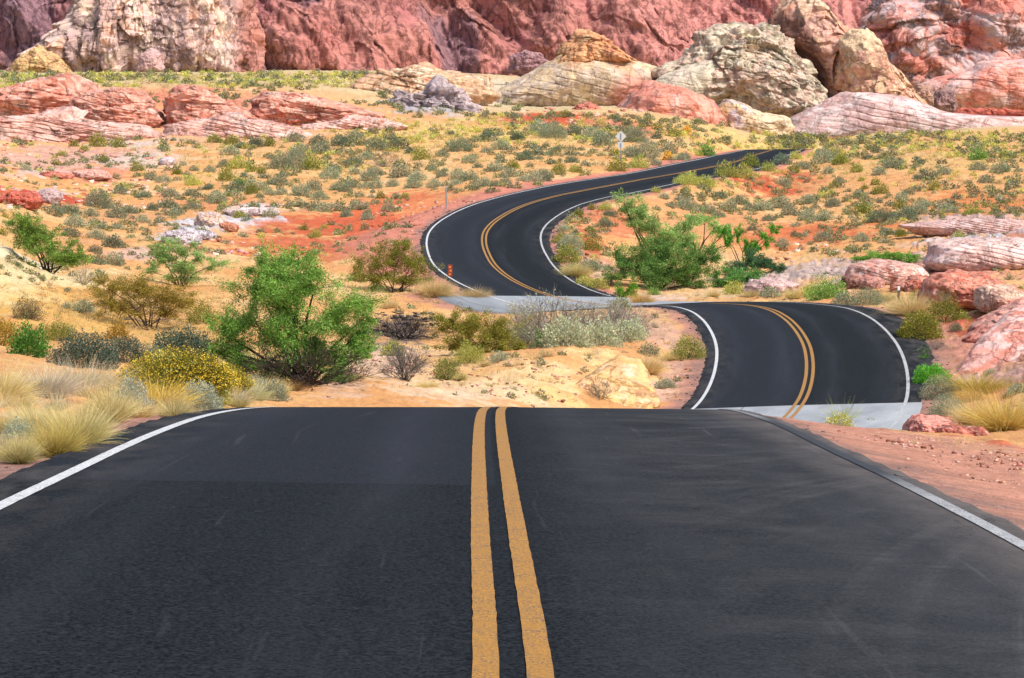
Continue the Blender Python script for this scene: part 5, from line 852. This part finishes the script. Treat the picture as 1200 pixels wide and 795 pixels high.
special(deadbush(60, R_(72), .6, [(70, 62, 62), (52, 46, 48), (96, 88, 86)], 4), 'driftwood', 'dark heap of flood driftwood below the end of the concrete crossing', 'driftwood', 474, 398, 84, 30, hrel=.75)
# ------------------------------------------------------------------ signs and posts
M_ALU = mat_plain('sign_aluminium', (.62, .64, .62), .5, .1); M_POST = mat_plain('galvanised_post', (.30, .30, .29), .6, .3); M_DARK = mat_plain('dark_post', (.05, .05, .05), .7)
M_RUST = mat_plain('red_marker_face', (.30, .045, .02), .6); M_AMB = mat_plain('amber_reflector', (.75, .25, .04), .3); M_WHT = mat_plain('white_reflector', (.8, .8, .78), .35)
def bxm(bm, cx, cy, cz, sx, sy, sz, roty=0):
    import bmesh
    r = bmesh.ops.create_cube(bm, size=1, matrix=Matrix.Translation((cx, cy, cz)) @ Matrix.Rotation(roty, 4, 'Y') @ Matrix.Diagonal((sx, sy, sz, 1)))
    bmesh.ops.bevel(bm, geom=list({ed for v in r['verts'] for ed in v.link_edges}), offset=min(sx, sy, sz)*.18, segments=2, affect='EDGES')
def bmo(name, fn, mt, parent):
    import bmesh
    bm = bmesh.new(); fn(bm); me = bpy.data.meshes.new(name); bm.to_mesh(me); bm.free(); return link(name, me, mt, parent)
def empty(name, p, label, cat):
    o = bpy.data.objects.new(name, None); COL.objects.link(o); o.location = tuple(p); o.empty_display_size = .3; return tag(o, label, cat)
p = hit(723, 200, 120); k = p[1]/F
t = empty('road_sign', ((727.5-600)*k, p[1], p[2]), 'grey back of a diamond warning sign with small plate below, beside the upper road', 'road sign')
zz = lambda v: (200-v)*k
bmo('post', lambda bm: bxm(bm, 0, .03, zz(154)/2-.15, .075, .05, zz(154)+.3), M_POST, t)
bmo('diamond_panel', lambda bm: bxm(bm, 0, 0, zz(160.5), 9.4*k, .012, 9.4*k, math.pi/4), M_ALU, t)
bmo('lower_plate', lambda bm: bxm(bm, 0, 0, zz(170.6), 7*k, .012, 7.0*k), M_ALU, t)
bmo('brace', lambda bm: [bxm(bm, 0, -.03, zz(v_), 1.2*k, .045, 7.5*k if i == 0 else 5*k) for i, v_ in enumerate((160.5, 170.6))], M_POST, t)
p = hit(523, 246, 100); k = p[1]/F
t = empty('marker_post', p, 'thin grey metal post on the gravel outside the upper bend', 'marker post')
bmo('post', lambda bm: bxm(bm, 0, 0, 12.5*k, 1.6*k, .05, 27*k), M_POST, t); bmo('cap', lambda bm: bxm(bm, 0, 0, 26.4*k, 2.0*k, .07, 1.2*k), M_ALU, t)
p = hit(527.5, 329, 80); k = p[1]/F
t = empty('object_marker', p, 'rust red marker plate with three amber reflectors beside the white line', 'road marker')
bmo('post', lambda bm: bxm(bm, 0, .03, 5*k, 2.0*k, .04, 14*k), M_DARK, t); bmo('plate', lambda bm: bxm(bm, 0, 0, 11.5*k, 5.2*k, .02, 14*k), M_RUST, t)
for i in range(3): bmo('reflector', lambda bm: bxm(bm, (.4 if i % 2 else -.4)*k, -.018, (7.2+i*4.2)*k, 2.4*k, .02, 2.2*k), M_AMB, t)
p = hit(1053, 356, 80); k = p[1]/F
t = empty('marker_post', p, 'short dark marker post with a white top in front of the banded boulder', 'marker post')
bmo('post', lambda bm: bxm(bm, 0, 0, 7*k, 2.6*k, .06, 17*k), M_DARK, t); bmo('reflector', lambda bm: bxm(bm, 0, -.005, 17.5*k, 3.0*k, .075, 5.4*k), M_WHT, t)
# ------------------------------------------------------------------ the countless: scrub, dry grass, gravel
RS_ = np.random.default_rng(77)
def spots(boxes, v_clump=None):
    out = []
    for (u0, u1, v0, v1, n) in boxes:
        for _ in range(n):
            u, v = RS_.uniform(u0, u1), RS_.uniform(v0, v1); q = hit(u, v, 22 if v < 476 else 11)
            out.append((u, v, q[0], q[1], q[2]))
    out = [p_ for p_ in out if v_clump is None or perlin(np.array([[p_[2]*.16, p_[3]*.05, v_clump]]))[0]+RS_.uniform(-.35, .35) > -.12]
    A = np.array(out); _, _, _, o = ground(A[:, 2], A[:, 3], True); return A[o > np.where(A[:, 3] > 180, 1.5, .45)]
def stuff(name, A, mk, label, cat, mt, size):
    src = [mk(np.random.default_rng(500+k)) for k in range(6)]; src = [(np.vstack(b.V), np.vstack(b.F), np.clip(np.vstack(b.C), .004, .9)) for b in src]
    V, Fc, C, n = [], [], [], 0
    for (u, v, x, y, z) in A:
        s = src[RS_.integers(0, 6)]; w = RS_.uniform(*size)*min(y, 420)/F; a = RS_.uniform(0, 6.28); ca, sa = math.cos(a), math.sin(a)
        P = s[0]*w*[1, 1, RS_.uniform(.8, 1.15)]; V.append(np.c_[P[:, 0]*ca-P[:, 1]*sa+x, P[:, 0]*sa+P[:, 1]*ca+y, P[:, 2]+z-.02]); Fc.append(s[1]+n); n += len(P)
        C.append(np.clip(s[2]*RS_.uniform(.75, 1.2)*(1+.05*RS_.normal(size=3)), .004, .9))
    o = link(name, mesh(name, np.vstack(V), np.vstack(Fc), col=np.vstack(C)), mt); return tag(o, label, cat, kind='stuff')
SC_S = [(0, 420, 160, 250, 150), (380, 720, 150, 226, 230), (720, 860, 140, 200, 80), (780, 1000, 165, 262, 160), (900, 1210, 158, 182, 150), (990, 1210, 182, 266, 210), (850, 1060, 262, 300, 60), (-10, 220, 245, 330, 110), (200, 480, 230, 300, 100), (620, 720, 250, 345, 70), (-20, 460, 86, 102, 150), (400, 860, 350, 470, 60), (1050, 1210, 340, 470, 60), (600, 760, 136, 160, 50), (950, 1210, 265, 330, 50), (460, 620, 84, 140, 60), (-20, 470, 100, 128, 110)]
stuff('desert_scrub', spots([x[:4]+(int(x[4]*2.6),) for x in SC_S], 3.3), lambda r: shrub('S', 70, r, .16, .07, .6, SAGE+OLIV[:2]+[(176, 164, 120)]), 'countless small grey-green scrub plants dotted over the slopes', 'scrub', M_LEAF, (5, 15))
SC_L = [(380, 720, 136, 170, 190), (260, 480, 160, 200, 60), (720, 860, 150, 200, 60), (780, 940, 170, 225, 70), (880, 1210, 156, 185, 240), (990, 1210, 182, 266, 60), (-20, 460, 86, 104, 320), (0, 300, 170, 240, 60), (620, 700, 250, 340, 60)]
stuff('yellow_scrub', spots([x[:4]+(int(x[4]*2.0),) for x in SC_L], 8.1), lambda r: shrub('L', 60, r, .17, .06, .6, LIME+[(206, 186, 110)]), 'countless small yellow-green plants on the sandy slopes', 'scrub', M_LEAF, (5, 11))
SC_G = [(380, 720, 140, 205, 900), (200, 430, 160, 235, 400), (0, 200, 230, 330, 260), (40, 270, 340, 412, 1100), (-10, 100, 300, 420, 250), (0, 330, 430, 490, 500), (0, 130, 480, 570, 260), (400, 860, 340, 474, 700), (620, 720, 230, 345, 240), (780, 1000, 165, 225, 300), (900, 1210, 160, 200, 420), (990, 1210, 200, 266, 260), (860, 1080, 330, 360, 240), (1050, 1210, 340, 520, 380), (480, 600, 320, 360, 120), (-20, 460, 86, 104, 300)]
stuff('dry_grass', spots(SC_G), lambda r: tuft(14, r, .8, .05, [(220, 190, 120), (206, 170, 100), (226, 200, 140)], STRAWT, 1.0, .25, .3, 0, 2), 'thin yellow dry grass between the shrubs', 'grass', M_GRASS, (6, 13))
def stone(r, cols):
    b = PB(); G = np.array([[-1, -1, -1], [1, -1, -1], [1, 1, -1], [-1, 1, -1], [-1, -1, 1], [1, -1, 1], [1, 1, 1], [-1, 1, 1]], float)*[.5, .42, .3]
    G = G*(1+.38*r.normal(size=(8, 1)).clip(-1, 1))+r.normal(size=(8, 3))*.06
    b.add(G, np.array([[0, 3, 2, 1], [4, 5, 6, 7], [0, 1, 5, 4], [1, 2, 6, 5], [2, 3, 7, 6], [3, 0, 4, 7]]), np.repeat(tones(cols, 1, r, .7), 8, 0)); return b
GR = [(196, 150, 130), (170, 130, 116), (214, 180, 160), (140, 110, 100), (186, 120, 92)]
stuff('gravel', spots([(930, 1210, 492, 640, 1500), (0, 320, 478, 590, 800), (380, 860, 415, 476, 700), (430, 560, 235, 300, 260), (600, 720, 240, 345, 160), (1040, 1210, 470, 520, 300)]), lambda r: stone(r, GR), 'loose gravel and small stones on the shoulders', 'gravel', M_BARK, (1.6, 5))
ei = RS_.integers(60, len(RC)-60, 2600); es = RS_.choice([-1, 1], 2600); eo = np.abs(RS_.normal(size=2600))*.3-.05
et = np.where(es < 0, -EDGE_L[ei]-eo, EDGE_R[ei]+eo); ex, ey = RC[ei, 0]+RN[ei, 0]*et, RC[ei, 1]+RN[ei, 1]*et
EA = np.c_[ex*0, ex*0, ex, ey, ground(ex, ey)+.02]
stuff('road_edge_gravel', EA[ey < 150][::2], lambda r: stone(r, [(90, 84, 82), (130, 116, 108), (170, 142, 128), (70, 66, 66)]), 'dark crumbs of asphalt and gravel along the road edges', 'gravel', M_BARK, (1.2, 3.6))
stuff('rubble', spots([(0, 200, 160, 246, 420), (180, 330, 240, 300, 160), (1040, 1130, 420, 470, 70), (900, 1210, 285, 350, 200), (600, 760, 128, 156, 90)]), lambda r: stone(r, [(226, 184, 166), (222, 162, 138), (224, 204, 194), (212, 146, 120)]), 'broken pink and pale stones strewn over the bedrock', 'rubble', M_BARK, (2, 7))
stuff('flood_debris', spots([(436, 512, 366, 402, 260)]), lambda r: stone(r, [(96, 86, 84), (70, 62, 62), (130, 120, 118), (52, 46, 48)]), 'dark stones and driftwood washed against the end of the concrete', 'debris', M_BARK, (2, 6))
# ------------------------------------------------------------------ every traced shrub gets the words that single it out
ZONES = [(lambda u, v: v < 250 and u < 235, 'red rubble slope below long ledge'), (lambda u, v: v < 236 and u < 425, 'orange slope above white rocks'),
 (lambda u, v: u < 205, 'slope above slender green tree'), (lambda u, v: u < 500 and v < 312, 'red earth outside upper bend'),
 (lambda u, v: u < 720 and v < 156, 'red bank below pale dome'), (lambda u, v: u < 720 and v < 193, 'golden sand above upper road'), (lambda u, v: u < 690 and v < 226, 'sage belt beside upper road'),
 (lambda u, v: u < 840 and v < 204, 'verge around the diamond sign'), (lambda u, v: u < 990 and v < 228, 'near edge of upper road'), (lambda u, v: 770 < u < 990 and v < 264, 'sage strip below red bank'),
 (lambda u, v: u >= 990 and v < 206, 'sandy rise below striped slab'), (lambda u, v: u >= 990 and v < 262, 'orange hillside above pink bedrock'), (lambda u, v: u > 870 and v < 295, 'red slope above banded boulder'),
 (lambda u, v: 620 < u < 830 and v < 366, 'inside of the upper bend'), (lambda u, v: u < 600, 'wash below the concrete crossing'), (lambda u, v: u < 835, 'sandy island between the bends'), (lambda u, v: u < 1045 and v < 362, 'far side of lower bend'), (lambda u, v: True, 'verge outside the lower bend')]
ORD = 'first second third fourth fifth sixth seventh eighth ninth tenth eleventh twelfth thirteenth fourteenth fifteenth sixteenth seventeenth eighteenth nineteenth twentieth'.split()
CNT = 'zero one two three four five six seven eight nine ten eleven twelve thirteen fourteen fifteen sixteen seventeen eighteen nineteen twenty'.split()
bk = {}
for s in SHRUBS:
    zn = next(z for t_, z in ZONES if t_(s[1], s[2])); bk.setdefault((zn, KIND[s[4]][1]), []).append(s)
def name_row(L, adj, word, zn, grp):
    L = sorted(L, key=lambda s: s[1]); n = len(L)
    for i, s in enumerate(L):
        if n == 1: t_ = f'only {adj}{word}, {zn}'
        elif i == 0: t_ = f'leftmost of {CNT[n]} {adj}{word}s, {zn}'
        elif i == n-1: t_ = f'rightmost of {CNT[n]} {adj}{word}s, {zn}'
        else: t_ = f'{ORD[i]} from left of {CNT[n]} {adj}{word}s, {zn}'
        s[0]['label'] = t_.replace('brushs', 'brushes').replace('bushs', 'bushes'); s[0]['group'] = grp
for (zn, word), L in bk.items():
    grp = (word+'s on '+zn).replace('brushs', 'brushes').replace('bushs', 'bushes'); L = sorted(L, key=lambda s: s[3])
    if len(L) <= 8: name_row(L, '', word, zn, grp)
    elif len(L) <= 18: h = len(L)//2; name_row(L[:h], 'smaller ', word, zn, grp); name_row(L[h:], 'larger ', word, zn, grp)
    else:
        q = len(L)//3; name_row(L[:q], 'small ', word, zn, grp); name_row(L[q:2*q], 'medium ', word, zn, grp); name_row(L[2*q:], 'large ', word, zn, grp)
# ------------------------------------------------------------------ light and camera
w = bpy.data.worlds.new('World'); SC.world = w; w.use_nodes = True; nt = w.node_tree
sky = nt.nodes.new('ShaderNodeTexSky'); sky.sky_type = 'NISHITA'; sky.sun_disc = False
SUN_DIR = np.array([.55, -.50, .92]); SUN_DIR /= np.linalg.norm(SUN_DIR)
sky.sun_elevation = math.asin(SUN_DIR[2]); sky.sun_rotation = math.atan2(SUN_DIR[0], SUN_DIR[1])
sky.air_density = 1.0; sky.dust_density = 2.5; sky.ozone_density = 1.0
bg = nt.nodes['Background']; nt.links.new(sky.outputs[0], bg.inputs[0]); bg.inputs[1].default_value = .115
sl = bpy.data.lights.new('sun', 'SUN'); sl.energy = 2.5; sl.angle = math.radians(12); sl.color = (1, .95, .88)
so = bpy.data.objects.new('sun', sl); COL.objects.link(so)
from mathutils import Vector
so.rotation_euler = Vector(-SUN_DIR).to_track_quat('-Z', 'Y').to_euler(); so.location = (30, -20, 80)
cd = bpy.data.cameras.new('camera'); cam = bpy.data.objects.new('camera', cd); COL.objects.link(cam); SC.camera = cam
cd.sensor_width = 36; cd.sensor_fit = 'HORIZONTAL'; cd.lens = 36*F/1200; cd.shift_y = (H0-397.5)/1200; cd.clip_start = .5; cd.clip_end = 5000
cam.rotation_euler = (math.pi/2, 0, 0)
SC.view_settings.view_transform = 'Standard'; SC.view_settings.look = 'None'; SC.view_settings.gamma = 1; SC.view_settings.use_curve_mapping = False
SC.view_settings.exposure = .90
SC.cycles.max_bounces = 6; SC.cycles.transparent_max_bounces = 4; SC.cycles.use_denoising = True
